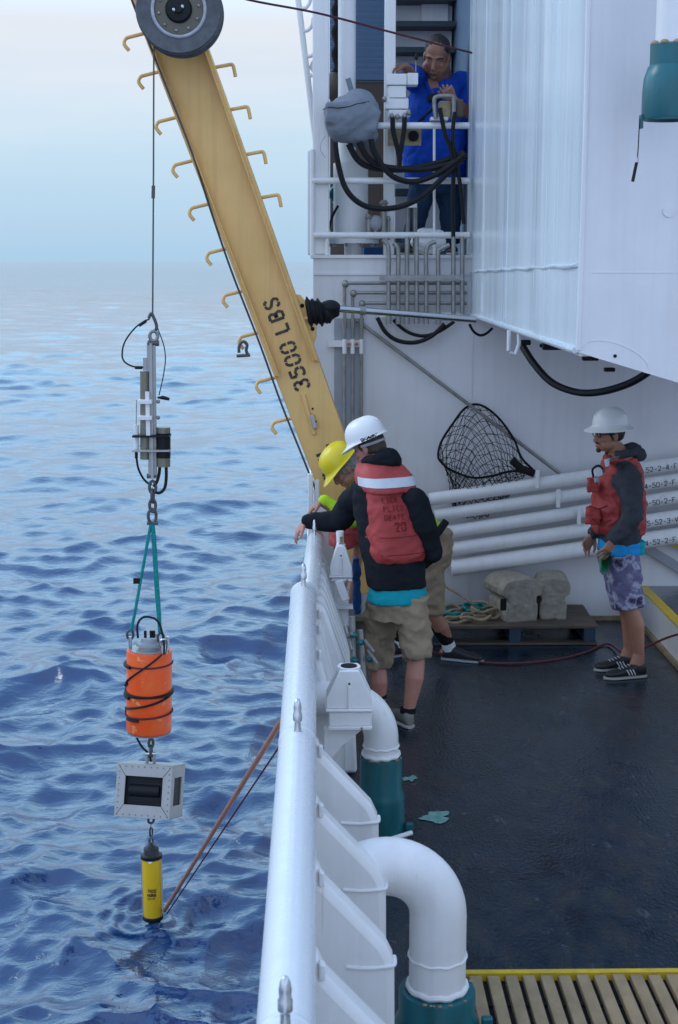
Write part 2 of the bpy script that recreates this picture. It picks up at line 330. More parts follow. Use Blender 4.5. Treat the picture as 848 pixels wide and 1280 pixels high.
def tag(o, label=None, cat=None, group=None, kind=None):
    if label: o['label'] = label
    if cat: o['category'] = cat
    if group: o['group'] = group
    if kind: o['kind'] = kind
    return o
def thing(name, loc, label, cat, group=None):
    o = bpy.data.objects.new(name, None); col.objects.link(o); o.location = loc; o.empty_display_size = .1
    WL[o] = V(loc); return tag(o, label, cat, group)
def copy_part(src, delta, parent):              # the same mesh again, shifted
    c = src.copy(); col.objects.link(c); c.parent = parent
    WL[c] = WL[src] + V(delta); c.location = WL[c] - (WL[parent] if parent else V())
    return c
def spline(pts, k=8, closed=False):
    pts = [V(p) for p in pts]; n = len(pts); o = []
    for i in range(n if closed else n - 1):
        if closed: p0, p1, p2, p3 = pts[i - 1], pts[i], pts[(i + 1) % n], pts[(i + 2) % n]
        else: p0, p1, p2, p3 = pts[max(i - 1, 0)], pts[i], pts[i + 1], pts[min(i + 2, n - 1)]
        for j in range(k):
            t = j / k
            o.append(.5 * ((2 * p1) + (p2 - p0) * t + (2 * p0 - 5 * p1 + 4 * p2 - p3) * t * t + (3 * p1 - p0 - 3 * p2 + p3) * t ** 3))
    if not closed: o.append(pts[-1])
    return o
def remesh(mb, voxel, smooth=4, wr=0, wf=9, fn=None):
    me = bpy.data.meshes.new('tmp'); me.from_pydata([tuple(p) for p in mb.v], [], mb.f); me.update()
    o = bpy.data.objects.new('tmp', me); col.objects.link(o)
    r = o.modifiers.new('r', 'REMESH'); r.mode = 'VOXEL'; r.voxel_size = voxel
    if smooth:
        q = o.modifiers.new('s', 'SMOOTH'); q.factor = .5; q.iterations = smooth
    dg = bpy.context.evaluated_depsgraph_get(); dg.update()
    m2 = bpy.data.meshes.new_from_object(o.evaluated_get(dg))
    bpy.data.objects.remove(o); bpy.data.meshes.remove(me)
    vs = [v.co.copy() for v in m2.vertices]
    if wr or fn:
        ns = [v.normal.copy() for v in m2.vertices]
        for i, p in enumerate(vs):
            d = 0
            if wr:
                q = V((p.x * wf + noise.noise(p * 3) * 1.2, p.y * wf, p.z * wf * 1.3))
                d = wr * (noise.noise(q) + .4 * noise.noise(q * 2.1) - 1.1 * abs(noise.noise(q * 1.4 + V((5, 5, 5)))) - .45 * abs(noise.noise(q * 3.1 + V((9, 2, 5)))) + .3)
            if fn: d += fn(p)
            vs[i] = p + ns[i] * d
    fs = [tuple(f.vertices) for f in m2.polygons]
    bpy.data.meshes.remove(m2)
    return vs, fs

# ------------------------------------------------------------------ stencil lettering: strokes in a 0.6 x 1 box
GL = {
 '0': [[(.02, .55), (.02, .8), (.14, .97), (.27, .98)], [(.33, .98), (.46, .97), (.58, .8), (.58, .55)], [(.58, .45), (.58, .2), (.46, .03), (.33, .02)], [(.27, .02), (.14, .03), (.02, .2), (.02, .45)]],
 '1': [[(.15, .8), (.3, .98), (.3, .02)]],
 '2': [[(.04, .78), (.12, .95), (.3, .98), (.5, .93), (.56, .75), (.45, .5), (.05, .04)], [(.12, .02), (.58, .02)]],
 '3': [[(.03, .82), (.14, .97), (.28, .98)], [(.34, .98), (.5, .94), (.57, .77), (.5, .58), (.28, .53)], [(.34, .49), (.52, .44), (.58, .25), (.5, .06), (.34, .02)], [(.28, .02), (.12, .04), (.02, .2)]],
 '4': [[(.45, .02), (.45, .98), (.03, .32)], [(.1, .28), (.6, .28)]],
 '5': [[(.55, .98), (.08, .98), (.06, .6)], [(.1, .58), (.35, .62), (.55, .5), (.58, .3)], [(.57, .22), (.48, .05), (.3, .02), (.1, .05), (.02, .2)]],
 'L': [[(.06, .98), (.06, .08)], [(.04, .02), (.56, .02)]],
 'B': [[(.05, .98), (.05, .02)], [(.12, .98), (.42, .96), (.52, .8), (.46, .6), (.2, .53)], [(.2, .48), (.5, .45), (.58, .25), (.46, .04), (.12, .02)]],
 'S': [[(.56, .8), (.45, .96), (.32, .98)], [(.26, .98), (.1, .93), (.04, .75), (.15, .58), (.45, .44), (.57, .28), (.5, .08), (.34, .02)], [(.27, .02), (.1, .06), (.02, .22)]],
 'W': [[(.0, .98), (.13, .02)], [(.16, .05), (.3, .75)], [(.32, .75), (.45, .02)], [(.48, .05), (.6, .98)]],
 'F': [[(.06, .98), (.06, .02)], [(.1, .98), (.56, .98)], [(.1, .52), (.45, .52)]],
 'V': [[(.02, .98), (.3, .02), (.58, .98)]],
 '-': [[(.12, .48), (.48, .48)]], '.': [[(.25, .0), (.25, .1)]], ',': [[(.28, .1), (.2, -.1)]], ' ': [],
 'E': [[(.55, .98), (.06, .98), (.06, .02), (.55, .02)], [(.06, .5), (.45, .5)]],
 'C': [[(.56, .8), (.4, .98), (.15, .95), (.03, .7), (.03, .3), (.15, .05), (.4, .02), (.56, .2)]],
 'H': [[(.05, .98), (.05, .02)], [(.55, .98), (.55, .02)], [(.05, .5), (.55, .5)]],
 'P': [[(.05, .02), (.05, .98), (.4, .96), (.55, .8), (.5, .58), (.05, .5)]],
 'T': [[(.3, .02), (.3, .98)], [(.02, .98), (.58, .98)]],
 'O': [[(.3, .98), (.08, .85), (.03, .5), (.08, .15), (.3, .02), (.52, .15), (.57, .5), (.52, .85), (.3, .98)]],
 'A': [[(.02, .02), (.3, .98), (.58, .02)], [(.14, .35), (.46, .35)]],
 'R': [[(.05, .02), (.05, .98), (.42, .96), (.53, .78), (.45, .56), (.05, .5)], [(.25, .5), (.56, .02)]],
 'D': [[(.05, .02), (.05, .98), (.35, .95), (.56, .7), (.56, .3), (.35, .05), (.05, .02)]],
 'y': [[(.05, .7), (.3, .15)], [(.55, .7), (.15, -.3)]], 'a': [[(.5, .6), (.2, .65), (.08, .35), (.2, .05), (.45, .15), (.5, .65), (.55, .02)]],
 'n': [[(.08, .65), (.1, .02)], [(.1, .4), (.3, .65), (.5, .5), (.52, .02)]],
}
def lettering(name, text, org, X, Y, h, th, m, parent, bvh=None, gap=.22, lift=.0025, proj=None):
    X = V(X).normalized(); Y = V(Y).normalized(); Nn = X.cross(Y).normalized(); mb = MB(); cx = 0
    proj = proj or Nn
    def put(p):
        q = V(org) + X * (p[0] * h) + Y * (p[1] * h)
        if bvh:
            hit = bvh.ray_cast(q + proj * .4, -proj)
            if hit[0] is not None: return hit[0] + proj * lift
        return q + Nn * lift
    for ch in text:
        for st in GL.get(ch, []):
            pts = []
            for a, b in zip(st, st[1:]):
                k = max(1, int(math.dist(a, b) / .12))
                pts += [(a[0] + (b[0] - a[0]) * i / k, a[1] + (b[1] - a[1]) * i / k) for i in range(k)]
            pts.append(st[-1]); vs = []; n = len(pts)
            for i, p in enumerate(pts):
                a = pts[max(i - 1, 0)]; b = pts[min(i + 1, n - 1)]
                d = math.hypot(b[0] - a[0], b[1] - a[1]) or 1; nx, ny = -(b[1] - a[1]) / d * th / 2, (b[0] - a[0]) / d * th / 2
                vs += [put((cx + p[0] + nx, p[1] + ny)), put((cx + p[0] - nx, p[1] - ny))]
            mb.add(vs, [(2 * i, 2 * i + 1, 2 * i + 3, 2 * i + 2) for i in range(n - 1)])
        cx += (.6 + gap) if ch not in '. ' else .4
    return mb.build(name, m, parent, smooth=False)
def bvh_of(vs, fs): return BVHTree.FromPolygons([tuple(p) for p in vs], fs)

# ================================================================== SETTING
# ---- sea
SEA = -1.945
FLOAT_XY = at(191, 1148, 9.7)
def build_sea():
    rng = np.random.default_rng(23)
    th = np.concatenate([np.linspace(-150, -26, 60, endpoint=False), np.linspace(-26, 4, 360, endpoint=False), np.linspace(4, 120, 50)])
    th = np.radians(th)
    r = [3.0]
    while r[-1] < 40000:
        x = r[-1]; r.append(x * (1.0036 if x < 60 else 1.008 if x < 300 else 1.03))
    r = np.array(r); RR, TT = np.meshgrid(r, th, indexing='ij')
    x0 = RR * np.sin(TT); y0 = RR * np.cos(TT)
    cell = RR * .0042
    z = np.zeros_like(x0); dx = np.zeros_like(x0); dy = np.zeros_like(x0)
    nc = 130
    lam = np.exp(np.linspace(math.log(.12), math.log(7), nc))
    gust = .75 + .35 * np.sin(x0 * .11 + y0 * .05) * np.sin(y0 * .09 - x0 * .04 + 1)
    for L in lam:
        a = rng.normal(R(-82), R(38)); k = 2 * math.pi / L
        kx, ky = k * math.cos(a), k * math.sin(a)
        st = .060 if L < .62 else .060 * (.62 / L) ** .62
        wgt = np.clip((L / cell - 2.0) / 3.0, 0, 1); A = st / k
        ph = kx * x0 + ky * y0 + rng.uniform(0, 6.28)
        g = gust if L < 2 else 1
        z += A * wgt * g * np.cos(ph); dx -= 1.05 * A * wgt * g * kx / k * np.sin(ph); dy -= 1.05 * A * wgt * g * ky / k * np.sin(ph)
    d = np.hypot(x0 - FLOAT_XY.x, y0 - FLOAT_XY.y)
    z += .010 * np.cos(d * 2 * math.pi / .13 + 1.5 * np.sin(3 * np.arctan2(y0 - FLOAT_XY.y, x0 - FLOAT_XY.x))) * np.exp(-((d - .22) / .22) ** 2)
    n, m = x0.shape
    co = np.stack([x0 + dx, y0 + dy, z + SEA], -1).reshape(-1, 3)
    i = np.arange(n - 1)[:, None] * m + np.arange(m - 1)[None]
    q = np.stack([i, i + m, i + m + 1, i + 1], -1).reshape(-1, 4)
    me = bpy.data.meshes.new('sea')
    me.vertices.add(len(co)); me.vertices.foreach_set('co', co.astype(np.float32).ravel())
    me.loops.add(q.size); me.loops.foreach_set('vertex_index', q.astype(np.int32).ravel())
    me.polygons.add(len(q)); me.polygons.foreach_set('loop_start', (np.arange(len(q)) * 4).astype(np.int32))
    me.update(calc_edges=True); me.validate(); me.shade_smooth()
    ms = bpy.data.materials.new('sea_water'); ms.use_nodes = True; t = ms.node_tree; b = t.nodes['Principled BSDF']
    b.inputs['Base Color'].default_value = (.002, .034, .118, 1); b.inputs['IOR'].default_value = 1.72; b.inputs['Roughness'].default_value = .05
    g = N(t, 'ShaderNodeNewGeometry'); mpn = N(t, 'ShaderNodeMapping'); mpn.inputs['Scale'].default_value = (.8, 1.25, 1); t.links.new(g.outputs['Position'], mpn.inputs[0])
    ln_ = N(t, 'ShaderNodeVectorMath', operation='LENGTH'); t.links.new(g.outputs['Position'], ln_.inputs[0])
    ro = N(t, 'ShaderNodeMapRange', ins={1: 15, 2: 600, 3: .05, 4: .12}); t.links.new(ln_.outputs['Value'], ro.inputs[0]); t.links.new(ro.outputs[0], b.inputs['Roughness'])
    n1 = N(t, 'ShaderNodeTexNoise', ins={'Scale': 8.0, 'Detail': 4, 'Roughness': .6, 'Distortion': .6}); t.links.new(mpn.outputs[0], n1.inputs['Vector'])
    n2 = N(t, 'ShaderNodeTexNoise', ins={'Scale': .55, 'Detail': 3}); t.links.new(mpn.outputs[0], n2.inputs['Vector'])
    b1 = N(t, 'ShaderNodeBump', ins={'Strength': .4, 'Distance': .03}); t.links.new(n1.outputs[0], b1.inputs['Height'])
    b2 = N(t, 'ShaderNodeBump', ins={'Strength': .5, 'Distance': .12}); t.links.new(n2.outputs[0], b2.inputs['Height']); t.links.new(b1.outputs[0], b2.inputs['Normal'])
    t.links.new(b2.outputs[0], b.inputs['Normal'])
    me.materials.append(ms)
    o = bpy.data.objects.new('sea', me); col.objects.link(o)
    tag(o, 'choppy blue open sea reaching to the horizon', kind='structure')
build_sea()

# ---- deck
mb = MB(); mb.bb((-.075, -4, -.02), (6, 10.95, 0)); deck = mb.build('deck', 'wetdeck'); tag(deck, 'dark wet steel deck with worn coating', kind='structure')
def blob(name, u, v, ru, rv, m, z=.004, seed=0):
    rnd = random.Random(seed); c = onz(u, v, z); sx = ru / ppm(c.y, 0); p2 = onz(u, v + rv, z); sy = abs(c.y - p2.y)
    n = 26; vs = [c]; k1, k2 = rnd.uniform(0, 6), rnd.uniform(0, 6)
    for i in range(n):
        a = 2 * math.pi * i / n; q = 1 + .22 * math.sin(2 * a + k1) + .2 * math.sin(3 * a + k2) + .12 * math.sin(5 * a + k1 * 2) + .2 * rnd.uniform(-1, 1)
        vs.append(c + V((sx * q * math.cos(a), sy * q * math.sin(a), 0)))
    m_ = MB(); m_.add(vs, [(0, 1 + i, 1 + (i + 1) % n) for i in range(n)]); return m_.build(name, m, deck, smooth=False)
for i, (u, v, ru, rv) in enumerate([(546, 1021, 19, 6), (513, 973, 8, 3.5)]): blob('paint_patch', u, v, ru, rv, 'patch', seed=i)
mb = MB(); mb.bb((.50, 5.205, .0), (2.95, 5.236, .036)); mb.build('painted_edge', 'yline', deck, smooth=False)
# ---- hull side below the deck
hull = MB().bb((-.11, -6, -3.2), (-.085, 26, -.002)).build('ship_hull', 'white'); tag(hull, 'white steel side of the ship below the deck edge', 'ship hull')
# ---- grating
gr = thing('deck_grating', (1.6, 4.4, 0), 'tan slatted deck grating in the bottom right corner behind the yellow line', 'grating')
first = None; x = .52
gi = 0
while x < 2.6:
    if first is None:
        first = MB().bb((x, 3.3, .004), (x + .049, 5.196, .034)).build('slat', 'grate', gr, bevel=.004)
    else: copy_part(first, (x - .52 + random.uniform(-.002, .002), 0, random.uniform(-.002, .002)), gr)
    x += .0705
for y in (3.5, 4.0, 4.5, 5.0): MB().bb((.52, y, .0035), (2.65, y + .03, .012)).build('cross_bar', 'dark', gr)
MB().bb((.50, 3.2, .001), (2.68, 5.25, .003)).build('drip_tray', 'dark', gr)  # black sheet under the slats paints the shade seen in the slots

# ================================================================== BULWARK
RX, RZ, RR_ = -.078, 1.03, .07
bw = thing('bulwark', (RX, 4, 0), 'long white steel bulwark with thick pipe rail and triangular brackets in the foreground', 'bulwark')
MB().bb((-.085, .3, -.0), (-.073, 7.56, .97)).build('plating', 'white', bw)
mb = MB(); mb.tube([(RX, .3, RZ), (RX, 3.02, RZ)] , RR_, 40); rail = mb.build('rail_pipe', 'rail', bw)
MB().tube([(RX, 3.022, RZ), (RX, 5.08, RZ)], RR_, 40).build('rail_pipe', 'rail', bw)
pts = [(RX, 5.082, RZ), (RX, 7.5, RZ)] + [(RX, 7.5 + .07 * math.sin(a), RZ) for a in (R(25), R(50), R(70), R(88))]
MB().tube(pts, [RR_, RR_] + [RR_ * math.cos(a) for a in (R(25), R(50), R(70), R(88))], 40).build('rail_pipe', 'rail', bw)
def ring(y, parent, x=RX, z=RZ, r=.072, w_=.014):
    MB().tube([(x, y - w_, z), (x, y - w_ / 2, z), (x, y + w_ / 2, z), (x, y + w_, z)], [r - .004, r, r, r - .004], 40).build('weld_bead', 'rail', parent)
for y in (3.02, 5.08, 7.49): ring(y, bw)
def pin(y, x, parent, s=1.0):
    MB().lathe((x, y, RZ + RR_ - .012), (0, .1, 1), [(0.001, 0), (.016 * s, .0), (.012 * s, .02), (.011 * s, .045 * s), (.017 * s, .052 * s), (.017 * s, .075 * s), (.014 * s, .082 * s), (.015 * s, .1 * s), (.012 * s, .118 * s), (.006 * s, .13 * s), (.001, .133 * s)], 18).build('latch_pin', 'steel', parent)
for y in (2.96, 5.02, 7.40): pin(y, RX + .002, bw)
# brackets: plates athwartships, knuckled edge, bead at the knuckle
def bracket(y, parent, x0=-.072, xk=.235, zk=.66, th=.11, topz=.985):
    poly = [(x0, y, 0.002), (xk + .006, y, 0.002), (xk, y, zk - .03), (xk - .004, y, zk), (xk - .03, y, zk + .055), (.012, y, topz - .06), (-.01, y, topz), (x0, y, topz)]
    b = MB().prism(poly, (0, th, 0)).build('bracket', 'white', parent, bevel=.026)
    MB().tube(spline([(xk - .15, y - .001, zk - .012), (xk - .08, y - .002, zk - .016), (xk - .03, y - .002, zk - .012), (xk - .004, y + .006, zk - .012), (xk + .002, y + .03, zk - .012), (xk + .002, y + th * .6, zk - .012)], 4), .0065, 8).build('weld_bead', 'white', parent)
    MB().prism([(.0, y - .008, topz - .02), (.018, y - .008, topz - .025), (.016, y - .008, topz - .07), (.0, y - .008, topz - .07)], (0, .03, 0)).build('rail_tab', 'white', parent, bevel=.005)
for y in (2.36, 2.94, 3.52, 4.1, 4.65, 5.25): bracket(y, bw)
for y in (6.62, 7.1, 7.42): bracket(y, bw, xk=.13, zk=.5)
# lower toe strip where plates meet the deck
MB().bb((-.07, .3, .0), (.26, 5.35, .006)).build('toe_plate', 'white', bw)

# gate section, set a little inboard
gx = -.02
gt = thing('bulwark_gate', (gx, 8.3, 0), 'white bulwark gate section with close upright ribs where the men lean', 'bulwark gate')
GR = .053
g0, g1 = V((-.048, 7.54, 1.035)), V((-.014, 9.03, 1.045)); gd_ = (g1 - g0).normalized()
pts = [g0, g1] + [g1 + gd_ * (GR * math.sin(a)) for a in (R(25), R(50), R(70), R(88))]
MB().tube(pts, [GR, GR] + [GR * math.cos(a) for a in (R(25), R(50), R(70), R(88))], 36).build('rail_pipe', 'rail', gt)
MB().bb((gx - .025, 7.57, 0.002), (gx - .012, 9.08, .97)).build('plating', 'white', gt)
for i in range(8):
    y = 7.50 + i * .2
    MB().prism([(gx - .011, y, .01), (gx + .235, y, .01), (gx + .215, y, .5), (gx + .06, y, .95), (gx - .011, y, .985)], (0, .105, 0)).build('rib', 'white', gt, bevel=.022)
pin(8.85, gx, gt, .8)
# post beyond the gate
gp = thing('gate_post', at(391, 655, 9.7), 'narrow white post standing beyond the gate beside the yellow boom', 'post')
a = at(389, 700, 9.7); b = at(388, 592, 9.7)
MB().box((a + b) / 2, (.035, .05, (b - a).length)).build('post', 'white', gp, bevel=.005)
MB().box((a + b) / 2 + V((.045, .01, -.02)), (.03, .04, (b - a).length - .05)).build('post', 'white', gp, bevel=.005)
# bulwark further aft, low, behind the gate
ab = MB().bb((-.05, 9.72, 0.0), (-.03, 10.94, .8)).build('bulwark_end', 'white'); tag(ab, 'short low white plate joining the gate post to the deckhouse', 'bulwark')

# sockets
def socket(cx, y, zt, zl, zb, wt, wb, label, d=.12):
    t = thing('davit_socket', (cx, y, zb), label, 'socket', 'white davit sockets inside the bulwark')
    hw, hb = wt / 2, wb / 2; mz = zl + (zt - zl) * .28
    MB().prism([(cx - hb, y, zl), (cx + hb, y, zl), (cx + hb, y, mz), (cx + hw, y, zt), (cx - hw, y, zt), (cx - hb, y, mz)], (0, .016, 0)).build('front_plate', 'white', t, bevel=.004)
    MB().prism([(cx - hb, y + d, zl), (cx + hb, y + d, zl), (cx + hb, y + d, mz), (cx + hw, y + d, zt), (cx - hw, y + d, zt), (cx - hb, y + d, mz)], (0, .016, 0)).build('back_plate', 'white', t, bevel=.004)
    mb = MB(); mb.tube([(cx, y + d / 2 + .008, zl), (cx, y + d / 2 + .008, zt + .004)], d / 2 - .006, 24); mb.build('socket_tube', 'white', t)
    MB().tube([(cx, y + d / 2 + .008, zt + .0045), (cx, y + d / 2 + .008, zt + .0075)], d / 2 - .022, 24).build('socket_hole', 'dark', t)
    MB().bb((cx - hb - .004, y - .014, zl - .012), (cx + hb + .004, y + d + .02, zl)).build('ledge', 'white', t, bevel=.004)
    MB().bb((cx - hb + .012, y - .002, zb + .016), (cx + hb, y + d, zl - .014)).build('box', 'white', t, bevel=.004)
    MB().bb((cx - hb + .008, y - .014, zb), (cx + hb + .002, y + d + .01, zb + .016)).build('bottom_lip', 'white', t, bevel=.003)
    MB().prism([(cx - hb - .01, y + .03, zb), (cx + hb - .03, y + .03, zb), (cx - hb * .3, y + .03, zb - .09), (cx - hb - .01, y + .03, zb - .2)], (0, .02, 0)).build('gusset', 'white', t)
    MB().tube([(cx, y - .002, zl + .0), (cx, y - .002, zt - .075)], .009, 8).build('rib', 'white', t)
    MB().tube([(cx, y - .003, zt - .06), (cx, y + .004, zt - .06)], .014, 14).build('boss', 'white', t)
    MB().tube([(cx, y - .006, zt - .06), (cx, y, zt - .06)], .005, 10).build('hole', 'dark', t)
    MB().tube([(cx + hb * .55, y - .017, zb + .009), (cx + hb * .55, y - .012, zb + .009)], .006, 8).build('rust_spot', 'pole', t)
    return t
socket(.142, 6.28, .958, .778, .680, .088, .208, 'larger white davit socket with a hole in the top beside the near rail pipe')
socket(.142, 8.55, 1.085, .90, .865, .05, .135, 'smaller white davit socket below the reaching sleeve at the gate', .07)
t = thing('socket_stand', (.14, 8.6, 0), 'white box post under the smaller socket with square steps', 'stand')
MB().bb((.10, 8.57, .01), (.19, 8.66, .80)).build('post', 'white', t, bevel=.006)
MB().box(at(428, 738, 8.45), (.05, .03, .13), X=(1, 0, .35)).build('bracket', 'white', t, bevel=.004)
MB().bb((.10, 8.5, .70), (.215, 8.56, .72)).build('step', 'white', t); MB().bb((.10, 8.45, .52), (.23, 8.56, .545)).build('step', 'white', t)
t = thing('spindle', at(427, 690, 8.62), 'short white spindle with tan insert standing in the smaller socket', 'spindle')
MB().tube([at(426, 690, 8.62), at(425, 664, 8.62)], .024, 14).build('pin', 'white', t); MB().box(at(427, 678, 8.59), (.02, .02, .07)).build('insert', 'tanplate', t)
# valve manifold beside the bulwark
t = thing('valve_manifold', (.24, 7.5, .3), 'upright grey hose fittings with teal clamps on the bulwark beside the khaki shorts', 'hose fittings')
for (u, v0, u2, v2, r) in ((440, 770, 443, 850, .018), (450, 787, 455, 858, .018), (432, 782, 440, 812, .012)):
    MB().tube([at(u, v0, 7.55), at(u2, v2, 7.5)], r, 12).build('pipe', 'galv', t)
for (u, v) in ((442, 794), (451, 803), (443, 825), (462, 824)): MB().ell(at(u, v, 7.49), (.024, .024, .016)).build('clamp', 'teal', t)
for (u, v, u2, v2) in ((456, 800, 468, 815), (460, 812, 472, 830), (434, 796, 440, 792)): MB().tube([at(u, v, 7.48), at(u2, v2, 7.45)], .009, 8).build('lever', 'galv', t)

# gooseneck vents
def gooseneck(ax, y, r, zc, br, zbead, zcol, rcol, zneck, rbody, label, over=0):
    t = thing('vent_pipe', (ax, y, 0), label, 'vent pipe', 'white gooseneck vent pipes along the bulwark')
    arcp = [(ax - br + br * math.sin(a), y, zc - br + br * math.cos(a)) for a in [R(-over + (90 + over) * i / 18) for i in range(19)]]
    pts = [(-.06, y, arcp[0][2] - (arcp[0][0] + .06) * math.tan(R(over)))] + arcp + [(ax, y, zcol - .02)]
    MB().tube(pts, r, 40).build('elbow', 'white', t)
    for z, q in ((zbead, .0055), (zcol + .012, .012)):
        ringp = [(ax + (r + .001) * math.cos(i * math.pi / 18), y + (r + .001) * math.sin(i * math.pi / 18), z + .003 * math.sin(i * 1.7)) for i in range(36)]
        MB().tube(ringp, q, 8, closed=True).build('weld_bead', 'white', t)
    MB().lathe((ax, y, 0), (0, 0, 1), [(rbody * 1.12, .003), (rbody * 1.12, .02), (rbody, .03), (rbody, max(.035, zneck - .06)), (rbody * .97, zneck - .03), (rcol * 1.0, zneck), (rcol, zcol - .01), (rcol * .97, zcol), (r * .9, zcol + .001)], 40).build('collar', 'teal', t)
    rs = random.Random(int(ax * 1000))
    for i in range(9):
        a = rs.uniform(-2.6, .6); MB().ell((ax + rcol * .97 * math.cos(a), y + rcol * .97 * math.sin(a), zcol + .002), (rs.uniform(.004, .010), rs.uniform(.004, .010), rs.uniform(.002, .005)), n=8, m=6).build('rust_scab', 'tanplate', t)
    MB().bb((ax + rbody, y - .05, .03), (ax + rbody + .04, y - .02, .10)).build('hinge_lug', 'teal', t, bevel=.006)
    MB().tube([(ax + rbody * .4, y - rbody - .01, .055), (ax + rbody + .03, y - rbody * .55, .06)], .012, 10).build('lever', 'white', t)
gooseneck(.430, 4.80, .103, .668, .185, .325, .196, .140, .10, .16, 'nearest and largest white gooseneck vent pipe above a teal collar', 26)
gooseneck(.305, 6.62, .084, .722, .2, .483, .43, .103, .27, .118, 'smaller white gooseneck vent pipe behind the davit socket with rusty teal collar')

# ================================================================== DECKHOUSE
WY = 10.95
dh = thing('deckhouse', (2.5, WY, 0), 'pale grey deckhouse wall across the far end of the deck', 'deckhouse')
def wallpoly(pts, y, th, name, m, parent, **k): return MB().prism([(p[0], y, p[1]) for p in pts], (0, th, 0)).build(name, m, parent, **k)
xl = at(392, 400, WY).x
wallpoly([(xl, -.01), (6.2, -.01), (6.2, 2.826), (xl, 2.826)], WY, .12, 'wall', 'wall', dh, smooth=False)
MB().bb((xl + .002, WY - .012, 2.70), (1.3, WY - .0005, 2.714)).build('seam_weld', 'wall', dh)
MB().bb((xl - .02, WY - .02, 2.826), (1.4, WY + 3.2, 2.85)).build('upper_deck', 'wall', dh)
MB().bb((xl, WY + .12, -.01), (xl + .02, WY + 4, 2.826)).build('side_wall', 'side', dh)
MB().bb((at(418, 500, WY).x, WY - .010, .02), (at(453, 500, WY).x, WY - .002, at(418, 398, WY).z)).build('pipe_recess', 'grey', dh)  # grey plate on the wall paints the shade of a recess
MB().bb((xl, WY - .02, .0), (2.5, WY - .001, .035)).build('skirting', 'tanplate', dh)
MB().bb((at(593, 300, WY).x - .003, WY - .007, .03), (at(593, 300, WY).x + .003, WY - .001, 2.4)).build('seam_weld', 'wall', dh)

# overhanging upper house on the right
HX = 1.17
uh = thing('upper_house', (HX, 8, 2.4), 'pale blue overhanging house side with vertical streaks and a lavender front at upper right', 'upper house')
ny = 6.40
# side plating: a grid so the plate shows its welded-in waviness
ys = np.linspace(ny, 11.3, 60); zs = [2.41, 2.6, 2.8, 3.1, 3.6, 4.2, 4.8, 5.6, 6.4]
vs = []; fs = []
for j, z in enumerate(zs):
    for y in ys:
        wob = .012 * noise.noise(V((y * 2.1, z * .12, 0))) + .008 * noise.noise(V((y * 4.7, z * .1, 3)))
        edge = min(1, (y - ny) / .2, (11.3 - y) / .2)
        vs.append(V((HX + wob * max(edge, 0), y, z)))
n = len(ys)
for j in range(len(zs) - 1):
    for i in range(n - 1): fs.append((j * n + i, j * n + i + 1, (j + 1) * n + i + 1, (j + 1) * n + i))
side = make('side_plating', vs, fs, 'side', uh)
MB().tube(spline([(HX - .004, 11.25, 2.40), (HX - .006, 9, 2.405), (HX - .006, ny + .05, 2.405)], 6), .014, 10).build('bottom_roll', 'side', uh)
a = at(584, 340, 11.0); b = onz(738, 332, 2.77)
zz = at(738, 332, 6.45)
MB().tube([(HX - .002, 11.2 + (6.46 - 11.2) * i / 24, a.z + (zz.z - a.z) * i / 24 + .004 * math.sin(i * 1.9)) for i in range(25)], .010, 8).build('weld_bead', 'side', uh)
for y in (8.9, 10.2): MB().tube([(HX - .001, y, 2.45), (HX - .001, y, 6.3)], .004, 6).build('weld_bead', 'side', uh)
# front
def zbot(x): return 2.40 - .30 * (x - HX)
mb = MB(); mb.prism([(HX - .004, ny, zbot(HX)), (3.6, ny, zbot(3.6)), (3.6, ny, 6.4), (HX - .004, ny, 6.4)], (0, .02, 0)); mb.build('front_plating', 'wall', uh, smooth=False)
MB().tube(spline([(HX + .0, ny - .002, zbot(HX) + .01), (HX + .004, ny - .003, 3.4), (HX - .002, ny - .003, 4.4), (HX + .003, ny - .002, 6.3)], 8), .012, 8).build('corner_weld', 'wall', uh)
MB().box((2.0, ny - .0005, 2.752), (1.55, .003, .004)).build('seam_weld', 'wall', uh)
arc = [(1.34 + .15 * math.cos(R(a_)), ny - .001, zbot(1.34) + .07 * math.sin(R(a_)) + .02 - (.15 * math.cos(R(a_))) * .30) for a_ in range(0, 181, 15)]
MB().tube(arc, .0015, 6).build('doubler_weld', 'wall', uh)
p = at(769, 445, ny); MB().tube([p + V((0, -.004, 0)), p + V((0, .001, 0))], .008, 10).build('hole', 'dark', uh)
p = at(836, 264, ny); MB().tube([p + V((0, -.006, 0)), p + V((0, .001, 0))], .026, 16).build('blank', 'wall', uh)
MB().bb((HX + .015, ny + .02, 2.38), (3.6, 10.945, 2.40)).build('underside', 'wall', uh)
MB().bb((HX, ny, 6.4), (4, 14.3, 6.43)).build('top', 'wall', uh)
# unseen wall inboard, added to block sky light from the back wall
ih = thing('inboard_house', (3.0, 2, 0), 'white inboard superstructure wall along the side deck, beyond the right edge', 'superstructure')
MB().bb((3.0, -3, 0.0), (3.1, 6.39, 2.4)).build('wall', 'wall', ih)
# padeye + clutter under the house
t = thing('padeye', at(643, 435, 8.4), 'small white padeye with an oval eye under the overhanging house', 'padeye')
p = at(643, 417, 8.35)
mb = MB(); mb.tube([p + V((-.03, 0, .02)), p + V((-.03, 0, -.10))], .012, 8); mb.build('left_cheek', 'white', t)
MB().tube([p + V((.025, 0, .02)), p + V((.03, 0, -.06)), p + V((.01, 0, -.12)), p + V((-.02, 0, -.11))], .012, 8).build('right_cheek', 'white', t)
t = thing('cable_gland', at(690, 432, 7.6), 'black cable fittings strapped under the house bottom', 'cable fittings')
for (u, v, s) in ((655, 428, .05), (690, 433, .07), (738, 447, .06), (762, 462, .04)): MB().box(at(u, v, 8.6), (s * 1.6, .05, s * .6)).build('gland', 'black', t, bevel=.006)

